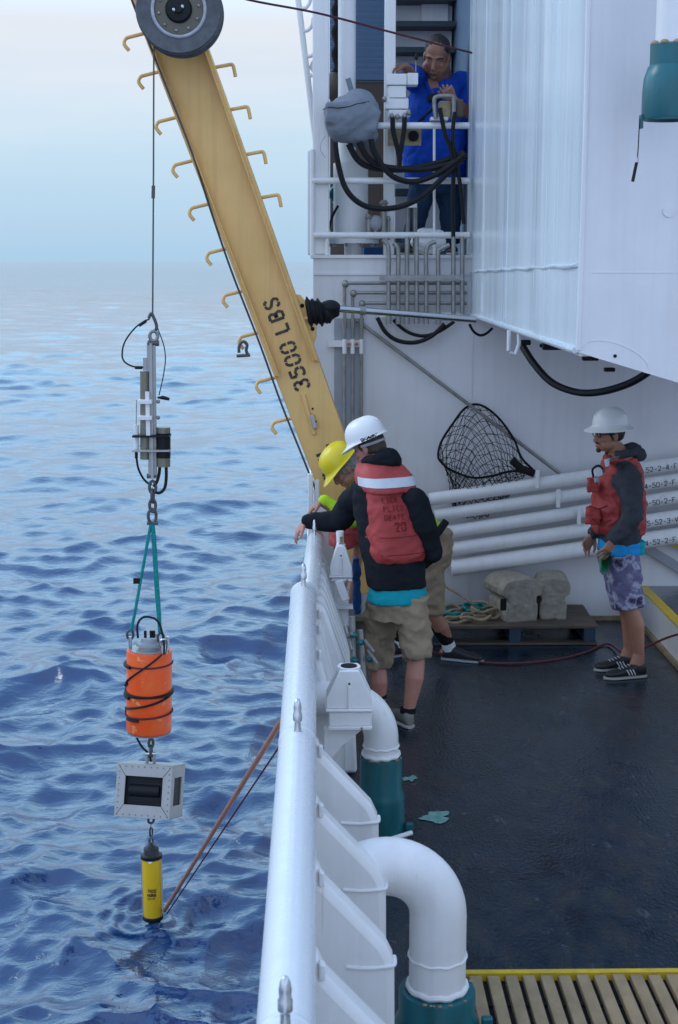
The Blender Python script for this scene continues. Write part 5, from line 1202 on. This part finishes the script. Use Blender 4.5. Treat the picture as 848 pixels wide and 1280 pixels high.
# ---- person in black fleece (leaning on the rail)
def person_fleece():
    F = V((-.45, .89, 0)).normalized(); Rt = F.cross(UP).normalized()
    hip = at(497, 742, 8.5); neck = at(474, 583, 8.66); head = at(461, 557, 8.74)
    J = dict(shL=at(449, 612, 8.78), elL=at(424, 652, 8.95), wrL=at(386, 651, 9.0), shR=at(521, 622, 8.5), elR=at(541, 690, 8.52), wrR=at(505, 712, 9.0),
             hL=at(480, 742, 8.6), kL=at(471, 826, 8.68), aL=at(474, 892, 8.66), hR=at(515, 742, 8.48), kR=at(521, 818, 8.42), aR=at(510, 893, 8.36))
    t = thing('person', ((J['aR'].x + J['aL'].x) / 2, 8.5, 0), 'person in black fleece, red vest and white hard hat leaning over the rail, back turned', 'person')
    fd = V((-.80, .45, -.42)).normalized(); hu = V((-.36, .1, .92))
    mb = MB(); q, L, Fv, Uv = head_prims(mb, head, fd, hu, .98, neck)
    sp = [hip, hip.lerp(neck, .35) - F * .02, hip.lerp(neck, .7) - F * .015, neck - UP * .05]
    mb.loft([(p, Rt, F, a, b) for p, a, b in zip(sp, (.15, .14, .165, .11), (.11, .095, .105, .07))], 20)
    for s in 'LR':
        limb(mb, J['sh' + s], J['el' + s], .05, .045, .036); limb(mb, J['el' + s], J['wr' + s], .037, .038, .025)
        limb(mb, J['h' + s], J['k' + s], .066, .080, .053); limb(mb, J['k' + s], J['a' + s], .052, .058, .034, bul=-F * .016)
        an = J['a' + s]; mb.loft([(an + V((0, 0, -.03)), Rt, F, .034, .045), (V((an.x, an.y, .05)) + F * .02, Rt, F, .036, .06)], 14)
    hand(mb, J['wrL'] + V((-.02, 0, -.005)), V((-.62, .1, -.78)), V((.75, .2, -.6)), 1, .55); hand(mb, J['wrR'], V((-.5, .7, -.3)), V((-.6, -.3, -.5)), 1, .7)
    body, _, _ = make_body(t, mb, M['pinkskin']); eyes(q, t, 1)
    # hair: back and sides below the hat
    hb = MB(); hb.ell(q(0, -.022, .02), (.083, .095, .095), L, Fv, Uv); hb.ell(q(0, -.05, -.03), (.068, .06, .06), L, Fv, Uv)
    hv, hf = remesh(hb, .008, 3, .004, 30); make('hair', hv, hf, 'ltbrown', t, ang=180)
    h_, ho, hL = hat(t, head, fd, hu, 'whitehat', 'cap', 1.0)
    MB().tube([q(.086 * math.cos(R(a)), -.012 - .098 * math.sin(R(a)) , .012 - .012 * math.sin(R(a))) for a in range(-10, 200, 14)], .010, 8).build('headband', 'glass', h_)
    lettering('name_mark', 'Ryan', q(-.118, -.115, .075) if False else at(455, 549, 8.4), (at(475, 540, 8.4) - at(455, 549, 8.4)), V((-.42, 0, .9)), .032, .17, 'ink', h_, bvh_of([v.co + h_.location + WL[t] for v in h_.data.vertices], [tuple(p.vertices) for p in h_.data.polygons]), .15, proj=V((0, -1, .25)).normalized(), lift=.002)
    # fleece
    jb = MB(); Rb = Rt
    hem = hip + UP * .045
    secs = [(hem, .185, .145), (hem.lerp(neck, .12), .195, .15), (hem.lerp(neck, .4), .19, .15), (hem.lerp(neck, .65), .20, .15), (hem.lerp(neck, .85), .19, .13), (neck - UP * .03, .12, .09), (neck + UP * .02, .085, .08)]
    jb.loft([(p, Rb, F, a, b) for p, a, b in secs], 24, 2.4)
    limb(jb, J['shL'] + V((.02, 0, -.02)), J['elL'], .095, .095, .078); limb(jb, J['elL'], J['wrL'] + V((.0, 0, 0)), .08, .075, .052)
    jb.ell(neck.lerp(J['shL'], .55) - UP * .05, (.09, .09, .075)); jb.ell(neck.lerp(J['shR'], .6) - UP * .075, (.09, .085, .07))
    limb(jb, J['shR'] + V((-.008, 0, -.015)), J['elR'], .082, .085, .066); limb(jb, J['elR'], J['wrR'], .066, .062, .045)
    garment('jacket', jb, M['jacket'], t, .011, 5, .012, 6)
    hb = MB(); hb.tube(spline([neck + V((-.075, .0, .03)), neck + V((-.03, -.085, .05)), neck + V((.07, -.08, .05)), neck + V((.1, .01, .03)), neck + V((.05, .08, .01))], 5), .042, 10); hb.ell(neck + V((.05, -.05, .075)), (.075, .06, .05)); hb.ell(neck + V((.0, -.02, .03)), (.08, .07, .05))
    garment('hood', hb, M['jacket'], t, .010, 4, .014, 10)
    # turquoise shirt hem below the fleece
    sb = MB(); sb.loft([(hip - UP * .045, Rt, F, .188, .150), (hip + UP * .03, Rt, F, .178, .138), (hip + UP * .10, Rt, F, .165, .125)], 24, 2.4); garment('shirt', sb, M['turq'], t, .011, 3, .007, 9)
    # shorts
    kb = MB(); kb.loft([(hip - UP * .16, Rt, F, .165, .13), (hip - UP * .08, Rt, F, .17, .14), (hip + UP * .03, Rt, F, .155, .12)], 22, 2.4)
    for s, kn in (('L', 'kL'), ('R', 'kR')):
        a = J['h' + s]; b = J[kn]; e = a.lerp(b, 1.06)
        kb.tube([a - UP * .02, a.lerp(b, .35), a.lerp(b, .7), e], [.11, .105, .098, .096], 18)
    garment('shorts', kb, M['khaki'], t, .011, 4, .026, 6)
    for s in 'LR':
        an = J['a' + s]; shoe(t, V((an.x, an.y - .03, 0)), V((an.x, an.y, 0)) + F, 'shoegrey', 'sole')
        MB().tube([V((an.x, an.y, .085)), V((an.x, an.y, .115))], [.05, .046], 16).build('sock', 'blacksock', t)
    # vest: back panel, yoke with tape
    nb = -F
    vb_ = MB(); lowc, topc = hip.lerp(neck, .27), hip.lerp(neck, .93)
    vb_.loft([(lowc + nb * .04, Rt, F, .16, .13), (lowc.lerp(topc, .08) + nb * .05, Rt, F, .178, .145), (lowc.lerp(topc, .35) + nb * .05, Rt, F, .178, .148), (lowc.lerp(topc, .65) + nb * .05, Rt, F, .17, .145), (lowc.lerp(topc, .9) + nb * .045, Rt, F, .16, .13)], 28, 3.2)
    vest, vv, vf = garment('life_vest', vb_, M['vest'], t, .010, 3, .009, 9)
    yb_ = MB()
    y0 = lowc.lerp(topc, .83)
    yb_.loft([(y0 + nb * .060, Rt, F, .168, .146), (lowc.lerp(topc, .90) + nb * .060, Rt, F, .174, .148), (lowc.lerp(topc, 1.0) + nb * .046, Rt, F, .172, .140), (lowc.lerp(topc, 1.08) + nb * .028, Rt, F, .158, .122), (lowc.lerp(topc, 1.15) + nb * .015, Rt, F, .125, .115), (lowc.lerp(topc, 1.19), Rt, F, .08, .085)], 28, 3.0)
    yk, yv, yf = garment('yoke', yb_, M['vestpink'], vest, .010, 3, .005, 9)
    by = bvh_of(yv, yf); bv_ = bvh_of(vv, vf)
    # reflective tape wrapped over the yoke
    rows = []
    cv0 = lowc.lerp(topc, .91); cv1 = lowc.lerp(topc, 1.015)
    N_ = 22
    for i in range(N_ + 1):
        a = R(-82 + 164 * i / N_); dirv = (nb * math.cos(a) + Rt * math.sin(a))
        for c in (cv0, (cv0 + cv1) / 2, cv1):
            h = by.ray_cast(c + dirv * .6, -dirv); rows.append((h[0] + dirv * .0035) if h[0] is not None else c + dirv * .17)
    fs = []
    for i in range(N_):
        for k in range(2): a = i * 3 + k; fs.append((a, a + 3, a + 4, a + 1))
    make('reflective_tape', rows, fs, 'reflect', vest, ang=180)
    org = lowc.lerp(topc, .5) + nb * .3
    X = Rt; Yv = UP
    for r_, (tx, z) in enumerate((('ESCH', .06), ('PLTCO', .0), ('DEATE', -.06))):
        lettering('print', tx, org - X * .115 + UP * (z * .85 + .068), X, Yv, .031, .14, 'vestink', vest, bv_, .32, proj=nb)
    lettering('number', '20', org - X * .055 - UP * .05, X, Yv, .05, .2, 'vestink', vest, bv_, .25, proj=nb)
    for z in (-.085, -.19):
        sm_ = [onto(bv_, org + X * (x * .01) + UP * z, F, .0015) for x in range(-15, 16, 3)]
        MB().tube(sm_, .0025, 5).build('seam', 'vestink', vest)
person_fleece()

# ---- person with the yellow hard hat, bent over behind
def person_yellow():
    F = V((-.97, .15, 0)).normalized(); Rt = F.cross(UP).normalized()
    hip = V((.80, 9.72, .88)); neck = V((.44, 9.62, 1.36)); head = at(430, 584, 9.48)
    J = dict(hL=hip + V((-.02, -.09, 0)), kL=at(540, 768, 9.7), aL=at(562, 806, 9.82), hR=hip + V((0, .09, 0)), kR=V((.56, 9.85, .45)), aR=V((.60, 9.92, .09)),
             shL=V((.44, 9.46, 1.26)), elL=V((.24, 9.3, 1.10)), wrL=at(402, 628, 9.3), shR=V((.40, 9.8, 1.26)), elR=V((.30, 9.5, .98)), wrR=at(437, 748, 9.35))
    t = thing('person', (.65, 9.8, 0), 'person in yellow hard hat and khaki shorts bent over behind the black fleece', 'person')
    fd = V((-.66, -.12, -.72)).normalized(); hu = V((-.72, -.05, .68))
    mb = MB(); q, L, Fv, Uv = head_prims(mb, head, fd, hu, 1.0, neck)
    mb.loft([(hip, Rt, F, .15, .11), (hip.lerp(neck, .4), Rt, F, .14, .1), (hip.lerp(neck, .8), Rt, F, .165, .11), (neck, Rt, F, .10, .08)], 20)
    for s in 'LR':
        limb(mb, J['sh' + s], J['el' + s], .048, .044, .036); limb(mb, J['el' + s], J['wr' + s], .037, .038, .025)
        limb(mb, J['h' + s], J['k' + s], .066, .078, .054); limb(mb, J['k' + s], J['a' + s], .052, .058, .036, bul=-F * .016)
        an = J['a' + s]; mb.loft([(an, Rt, F, .034, .04), (V((an.x, an.y, .05)) + F * .02, Rt, F, .036, .06)], 14)
    hand(mb, J['wrL'], V((-.75, -.1, -.5)), V((.3, 0, -.95)), 1, .8); hand(mb, J['wrR'], V((-.1, -.1, -1)), V((-.8, .3, 0)), 1, .8)
    make_body(t, mb, M['skin']); eyes(q, t, 1)
    hb = MB(); hb.ell(q(0, -.022, .02), (.083, .096, .094), L, Fv, Uv); hb.ell(q(0, -.05, -.03), (.070, .06, .06), L, Fv, Uv); hb.ell(q(.066, .012, -.005), (.016, .03, .035), L, Fv, Uv)
    hv, hf = remesh(hb, .008, 3, .005, 30); make('hair', hv, hf, 'greyhair', t, ang=180)
    hat(t, head, fd, hu, 'yellowhat', 'cap', 1.0, up0=.04)
    sb = MB(); sb.loft([(hip.lerp(neck, .14), Rt, F, .165, .125), (hip.lerp(neck, .35), Rt, F, .185, .14), (hip.lerp(neck, .75), Rt, F, .195, .145), (neck + UP * .01, Rt, F, .12, .10), (neck + V((-.05, 0, .05)), Rt, F, .08, .08)], 22, 2.3)
    sb.ell(neck + V((.06, 0, .04)), (.11, .16, .07))
    limb(sb, J['shL'], J['elL'], .075, .062, .05); limb(sb, J['elL'], J['wrL'] + V((.02, 0, .01)), .05, .046, .036); limb(sb, J['shR'], J['shR'].lerp(J['elR'], .8), .08, .072, .062)
    garment('shirt', sb, M['hivis'], t, .011, 4, .012, 8)
    vb_ = MB(); f0 = at(428, 680, 9.35)
    vb_.loft([(f0 + V((.0, .08, -.02)), V((1, 0, 0)), V((0, 1, 0)), .09, .16), (f0 + V((.03, .1, .09)), V((1, 0, 0)), V((0, 1, 0)), .12, .18), (V((.36, 9.6, 1.16)), V((1, 0, 0)), V((0, 1, 0)), .13, .17)], 20, 2.6)
    garment('life_vest', vb_, M['vest'], t, .011, 4, .014, 8)
    kb = MB(); kb.loft([(hip - UP * .16, Rt, F, .16, .13), (hip - UP * .06, Rt, F, .172, .142), (hip + UP * .08, Rt, F, .165, .135)], 22, 2.4)
    for s in 'LR':
        a, b = J['h' + s], J['k' + s]; kb.tube([a, a.lerp(b, .4), a.lerp(b, .75), a.lerp(b, .97)], [.108, .10, .092, .088], 18)
    garment('shorts', kb, M['khaki'], t, .011, 4, .016, 7)
    rb = MB().box(at(551, 661, 9.55), (.05, .04, .14), X=(1, 0, -.7)).build('radio', 'black', t, bevel=.008)
    for s in 'LR':
        an, kn = J['a' + s], J['k' + s]
        MB().tube([kn.lerp(an, .42), kn.lerp(an, .7), kn.lerp(an, .92)], [.058, .052, .045], 16).build('sock', 'blacksock', t)
        MB().tube([kn.lerp(an, .90), V((an.x, an.y, .08))], [.047, .05], 16).build('sock_cuff', 'sock', t)
        shoe(t, V((an.x - .02, an.y, 0)), V((an.x, an.y, 0)) + (V((.9, -.3, 0)) if s == 'L' else V((-.5, -.3, 0))), 'shoeblk', 'grey')
person_yellow()

# ---- person at the right
def person_right():
    F = V((-.97, -.20, 0)).normalized(); Rt = F.cross(UP).normalized()   # his right: +y side
    Y0 = 9.45
    hip = at(775, 690, Y0); neck = at(776, 568, Y0); head = at(762, 542, Y0)
    J = dict(shL=at(786, 594, Y0 - .17), elL=at(791, 645, Y0 - .24), wrL=at(767, 674, Y0 - .25), shR=at(772, 594, Y0 + .17), elR=at(768, 640, Y0 + .22), wrR=at(742, 668, Y0 + .08),
             hL=hip + V((0, -.09, 0)), kL=at(787, 760, Y0 - .12), aL=at(799, 816, Y0 - .08), hR=hip + V((-.01, .09, 0)), kR=at(783, 758, Y0 + .1), aR=at(786, 810, Y0 + .12))
    t = thing('person', (at(790, 838, Y0).x, Y0, 0), 'person in grey hoodie, red vest and flowered shorts standing at the right', 'person')
    fd = V((-.96, -.28, -.05)).normalized(); hu = V((0, 0, 1))
    mb = MB(); q, L, Fv, Uv = head_prims(mb, head, fd, hu, .98, neck)
    mb.loft([(hip, Rt, F, .15, .11), (hip.lerp(neck, .4), Rt, F, .14, .1), (hip.lerp(neck, .8), Rt, F, .165, .11), (neck, Rt, F, .10, .08)], 20)
    for s in 'LR':
        limb(mb, J['sh' + s], J['el' + s], .048, .044, .036); limb(mb, J['el' + s], J['wr' + s], .036, .037, .024)
        limb(mb, J['h' + s], J['k' + s], .066, .078, .054); limb(mb, J['k' + s], J['a' + s], .053, .060, .036, bul=-F * .02)
        an = J['a' + s]; mb.loft([(an, Rt, F, .034, .04), (V((an.x, an.y, .05)) + F * .02, Rt, F, .036, .06)], 14)
    hand(mb, J['wrL'], V((-.5, -.15, -.85)), V((-.5, .75, .3)), 1, .35, 1.08); hand(mb, J['wrR'], V((-.55, -.2, -.8)), V((.2, -.8, -.2)), -1, .5, 1.05)
    # goatee is drawn by a small hair piece
    make_body(t, mb, M['skin']); eyes(q, t, 1)
    hb = MB(); hb.ell(q(0, -.02, .022), (.080, .095, .092), L, Fv, Uv); hb.ell(q(0, -.05, -.01), (.066, .055, .05), L, Fv, Uv)
    hv, hf = remesh(hb, .008, 3, .002, 30); make('hair', hv, hf, 'hair', t, ang=180)
    gb_ = MB(); gb_.ell(q(0, .083, -.106), (.024, .018, .018), L, Fv, Uv); gb_.tube([q(.025, .09, -.06), q(0, .104, -.056), q(-.025, .09, -.06)], .006, 8); gv, gf = remesh(gb_, .005, 2); make('beard', gv, gf, 'hair', t, ang=180)
    hat(t, head, fd, V((-.05, 0, 1)), 'whitehat', 'full', 1.0, rx=.105, ry=.122, h=.128, up0=.052)
    gl = MB()
    for d in (-1, 1):
        gl.tube([q(d * .034 + .024 * math.cos(R(a)), .096, .002 + .016 * math.sin(R(a))) for a in range(0, 360, 30)], .0032, 6, closed=True)
        gl.tube([q(d * .058, .094, .006), q(d * .076, .05, .008), q(d * .082, -.01, .004)], .0032, 6)
    gl.tube([q(.012, .098, .004), q(-.012, .098, .004)], .003, 6); gl.build('glasses', 'black', t)
    # hoodie
    jb = MB(); hem = hip + UP * .07
    jb.loft([(hem, Rt, F, .17, .125), (hem.lerp(neck, .15), Rt, F, .18, .135), (hem.lerp(neck, .5), Rt, F, .185, .14), (hem.lerp(neck, .8), Rt, F, .185, .13), (neck - UP * .02, Rt, F, .11, .085)], 22, 2.4)
    for s in 'LR':
        limb(jb, J['sh' + s] - UP * .01, J['el' + s], .084, .078, .062); limb(jb, J['el' + s], J['wr' + s], .063, .058, .043)
        jb.ell(neck.lerp(J['sh' + s], .6) - UP * .02, (.08, .08, .065))
    garment('hoodie', jb, M['hoodie'], t, .010, 4, .014, 8)
    hb = MB(); nb = -F
    hb.tube(spline([neck + F * .06 + Rt * .06 + UP * .0, neck + nb * .03 + Rt * .1 + UP * .02, neck + nb * .11 + UP * .03, neck + nb * .03 - Rt * .1 + UP * .02, neck + F * .06 - Rt * .06], 5), .034, 10)
    hb.ell(neck + nb * .11 + UP * .005, (.065, .09, .06)); hb.ell(neck + nb * .08 + UP * .045, (.06, .07, .03))
    garment('hood', hb, M['hoodie'], t, .010, 3, .014, 10)
    # vest
    vb_ = MB(); lo_ = hip.lerp(neck, .20); hi_ = hip.lerp(neck, .93)
    vb_.loft([(lo_ + F * .01, Rt, F, .165, .155), (lo_.lerp(hi_, .1) + F * .012, Rt, F, .175, .172), (lo_.lerp(hi_, .35) + F * .015, Rt, F, .175, .175), (lo_.lerp(hi_, .65) + F * .01, Rt, F, .165, .16), (lo_.lerp(hi_, .88), Rt, F, .15, .135), (hi_ + UP * .035, Rt, F, .105, .105)], 26, 2.8)
    vest, vv, vf = garment('life_vest', vb_, M['vest'], t, .010, 3, .014, 9)
    b_ = bvh_of(vv, vf)
    for pc, ps in ((at(741, 645, Y0 - .11), (.09, .10, .12)), (at(741, 606, Y0 - .10), (.07, .08, .10))):
        pk = MB(); pk.box(pc, ps); vs, fs = remesh(pk, .009, 3, .012, 12); make('pocket', vs, fs, 'vest', vest, ang=180)
    def tape(a, b, wd, name='reflective_tape', m='reflect', dr=V((0, 1, 0)), lift=.004):
        a, b = V(a), V(b); d = (b - a).normalized(); sx = d.cross(dr).normalized() * (wd / 2); rows = []; n = 8
        for i in range(n + 1):
            p = a.lerp(b, i / n)
            for s in (-1, 1): rows.append(onto(b_, p + sx * s, dr, lift))
        make(name, rows, [(2 * i, 2 * i + 1, 2 * i + 3, 2 * i + 2) for i in range(n)], m, vest, ang=180)
    tape(at(756, 579, Y0 - .25), at(776, 574, Y0 - .25), .05, lift=.012)
    MB().box(at(749, 590, Y0 - .19), (.045, .012, .055), X=(1, .3, .3)).build('tape_tab', 'reflect', vest, bevel=.003)
    MB().box(at(746, 600, Y0 - .19), (.03, .02, .03), X=(1, .3, .2)).build('buckle', 'grey', vest, bevel=.004)
    MB().tube(spline([at(742, 596, Y0 - .17), at(741, 587, Y0 - .18), at(748, 582, Y0 - .19), at(754, 586, Y0 - .19)], 4), .008, 6).build('strap', 'black', vest)
    MB().tube(spline([at(737, 632, Y0 - .18), at(748, 636, Y0 - .2), at(760, 632, Y0 - .2)], 4), .005, 6).build('seam', 'vestink', vest)
    MB().tube(spline([at(740, 648, Y0 - .185), at(752, 655, Y0 - .2), at(764, 650, Y0 - .2)], 4), .004, 6).build('seam', 'vestink', vest)
    # waist layers
    wb_ = MB(); wb_.loft([(hip - UP * .005, Rt, F, .172, .134), (hip + UP * .09, Rt, F, .172, .132)], 22, 2.4); garment('shirt', wb_, M['sky_cloth'], t, .010, 3, .010, 10)
    wb_ = MB(); wb_.loft([(hip + UP * .0 + nb * .075, Rt, F, .15, .075), (hip + UP * .09 + nb * .075, Rt, F, .155, .08)], 18, 2.4); garment('tied_shirt', wb_, M['turq'], t, .010, 3, .010, 10)
    kb = MB(); kb.loft([(hip - UP * .16, Rt, F, .155, .125), (hip - UP * .06, Rt, F, .162, .13), (hip + UP * .05, Rt, F, .162, .128)], 22, 2.4)
    for s in 'LR':
        a, b = J['h' + s], J['k' + s]; kb.tube([a, a.lerp(b, .4), a.lerp(b, .75), a.lerp(b, 1.0)], [.115, .112, .108, .106], 18)
    sh_, sv, sf = garment('shorts', kb, M['flower'], t, .010, 4, .014, 7)
    gbv = bvh_of(sv, sf); vs = []; fs = []
    gpts = [(752, 700), (766, 690), (770, 702), (760, 716), (752, 716)]
    vs = [onto(gbv, at(u, v, Y0 - .3), (0, 1, 0), .003) for u, v in gpts]; c = onto(gbv, at(760, 705, Y0 - .3), (0, 1, 0), .005); vs.append(c)
    n = len(gpts); make('green_print', vs, [(i, (i + 1) % n, n) for i in range(n)], mat('green_print', (.04, .24, .12), .8), sh_)
    for s in 'LR':
        an = J['a' + s]; shoe(t, V((an.x + .02, an.y, 0)), V((an.x, an.y, 0)) + F, 'shoeblk', 'sole', stripes=True)
person_right()

# ---- person in royal blue on the upper platform
def person_blue():
    F = V((-.22, -.97, 0)).normalized(); Rt = F.cross(UP).normalized()  # his right is image left
    Y0 = 11.75; FZ = 2.852
    head = at(546, 70, Y0 - .12); neck = at(550, 99, Y0); hip = at(545, 218, Y0)
    J = dict(shR=at(523, 101, Y0), elR=at(512, 122, Y0 - .25), wrR=at(508, 96, Y0 - .45), shL=at(580, 104, Y0 + .02), elL=at(592, 148, Y0 - .15), wrL=at(567, 124, Y0 - .32),
             hR=at(531, 220, Y0), kR=at(522, 268, Y0 - .03), aR=at(514, 314, Y0), hL=at(559, 220, Y0), kL=at(563, 268, Y0 - .03), aL=at(564, 314, Y0))
    for k in ('aR', 'aL'): J[k].z = FZ + .09
    J['elR'] = at(513, 92, Y0 - .26); J['wrR'] = at(507, 83, Y0 - .46)
    t = thing('person', (hip.x, Y0, FZ), 'heavy person in royal blue shirt and jeans working controls on the upper platform', 'person')
    fd = V((-.24, -.85, -.52)).normalized(); hu = V((0, -.5, .86))
    mb = MB(); q, L, Fv, Uv = head_prims(mb, head, fd, hu, 1.26, neck)
    for d_ in (-1, 1): mb.ell(q(d_ * .045, .045, -.055), (.045, .05, .055), L, Fv, Uv)
    mb.ell(q(0, .03, -.10), (.07, .06, .045), L, Fv, Uv)
    mb.tube([head - UP * .05, neck], .10, 16)
    mb.loft([(hip, Rt, F, .18, .15), (hip.lerp(neck, .4), Rt, F, .19, .16), (hip.lerp(neck, .8), Rt, F, .19, .13), (neck, Rt, F, .12, .09)], 20)
    for s in 'LR':
        limb(mb, J['sh' + s], J['el' + s], .06, .055, .045); limb(mb, J['el' + s], J['wr' + s], .046, .048, .030)
        limb(mb, J['h' + s], J['k' + s], .075, .085, .06); limb(mb, J['k' + s], J['a' + s], .058, .06, .04)
        an = J['a' + s]; mb.loft([(an, Rt, F, .034, .04), (V((an.x, an.y, FZ + .04)) + F * .02, Rt, F, .036, .06)], 14)
    hand(mb, J['wrR'], V((-.85, -.3, -.15)), V((-.1, -.1, -.95)), 1, .9, 1.2); hand(mb, J['wrL'], V((-.55, -.35, .75)), V((.0, .9, .3)), 1, 1.15, 1.15)
    make_body(t, mb, M['brownskin']); eyes(q, t, 1.2)
    hb = MB(); hb.ell(q(0, -.020, .040), (.103, .121, .111), L, Fv, Uv); hb.ell(q(0, -.05, -.0), (.10, .08, .076), L, Fv, Uv)
    hv, hf = remesh(hb, .009, 3, .003, 30); make('hair', hv, hf, 'hair', t, ang=180)
    gb_ = MB()
    for d in (-1, 1): gb_.tube([q(d * .015, .098, .024), q(d * .034, .096, .030), q(d * .054, .078, .022)], .0055, 6)
    gb_.build('eyebrows', 'hair', t)
    MB().tube([q(-.022, .1035, -.073), q(0, .106, -.072), q(.022, .1035, -.073)], .0035, 6).build('mouth', 'thinline', t)
    jb = MB(); jb.loft([(hip - UP * .06, Rt, F, .245, .21), (hip.lerp(neck, .15), Rt, F, .275, .26), (hip.lerp(neck, .4), Rt, F, .275, .26), (hip.lerp(neck, .7), Rt, F, .26, .205), (hip.lerp(neck, .9), Rt, F, .23, .15), (neck + UP * .0, Rt, F, .14, .115)], 24, 2.3)
    for s in 'LR':
        limb(jb, J['sh' + s], J['el' + s], .105, .098, .082); jb.ell(neck.lerp(J['sh' + s], .6) - UP * .01, (.10, .10, .075))
    sh_, sv, sf = garment('shirt', jb, M['blueshirt'], t, .012, 4, .018, 6)
    sb_ = bvh_of(sv, sf)
    cl_ = MB()
    nk = [onto(sb_, at(u, v, Y0 - .6), (0, 1, 0), .003) for u, v in ((541, 88), (552, 88), (556, 100), (549, 113), (543, 102))]
    make('bare_neck', nk, [(0, 1, 2, 3, 4)], 'brownskin', sh_, ang=180)
    for pts in (((538, 92), (545, 108), (550, 118)), ((562, 90), (556, 106), (550, 118))):
        MB().tube([onto(sb_, at(u, v, Y0 - .6), (0, 1, 0), .0) for u, v in pts], .016, 8).build('collar', 'blueshirt', sh_)
    kb = MB(); kb.loft([(hip - UP * .16, Rt, F, .19, .15), (hip + UP * .05, Rt, F, .21, .18)], 22, 2.4)
    for s in 'LR':
        a, b, c = J['h' + s], J['k' + s], J['a' + s]; kb.tube([a, a.lerp(b, .5), b, b.lerp(c, .5), c], [.115, .105, .088, .082, .08], 18)
    garment('jeans', kb, M['jeans'], t, .012, 4, .012, 8)
    # radio on a strap
    MB().tube([onto(sb_, at(u, v, Y0 - .6), (0, 1, 0), .004) for u, v in ((565, 104), (556, 116), (545, 130), (532, 142), (522, 150))], .010, 6).build('strap', 'black', t)
    MB().box(onto(sb_, at(546, 114, Y0 - .6), (0, 1, 0), .03), (.085, .05, .05), X=(1, 0, .3)).build('radio', 'black', t, bevel=.008)
    for s in 'LR':
        an = J['a' + s]; shoe(t, V((an.x, an.y + .03, FZ)), V((an.x, an.y, FZ)) + F + Rt * (.2 if s == 'R' else -.2), 'shoeblk', 'sole')
person_blue()
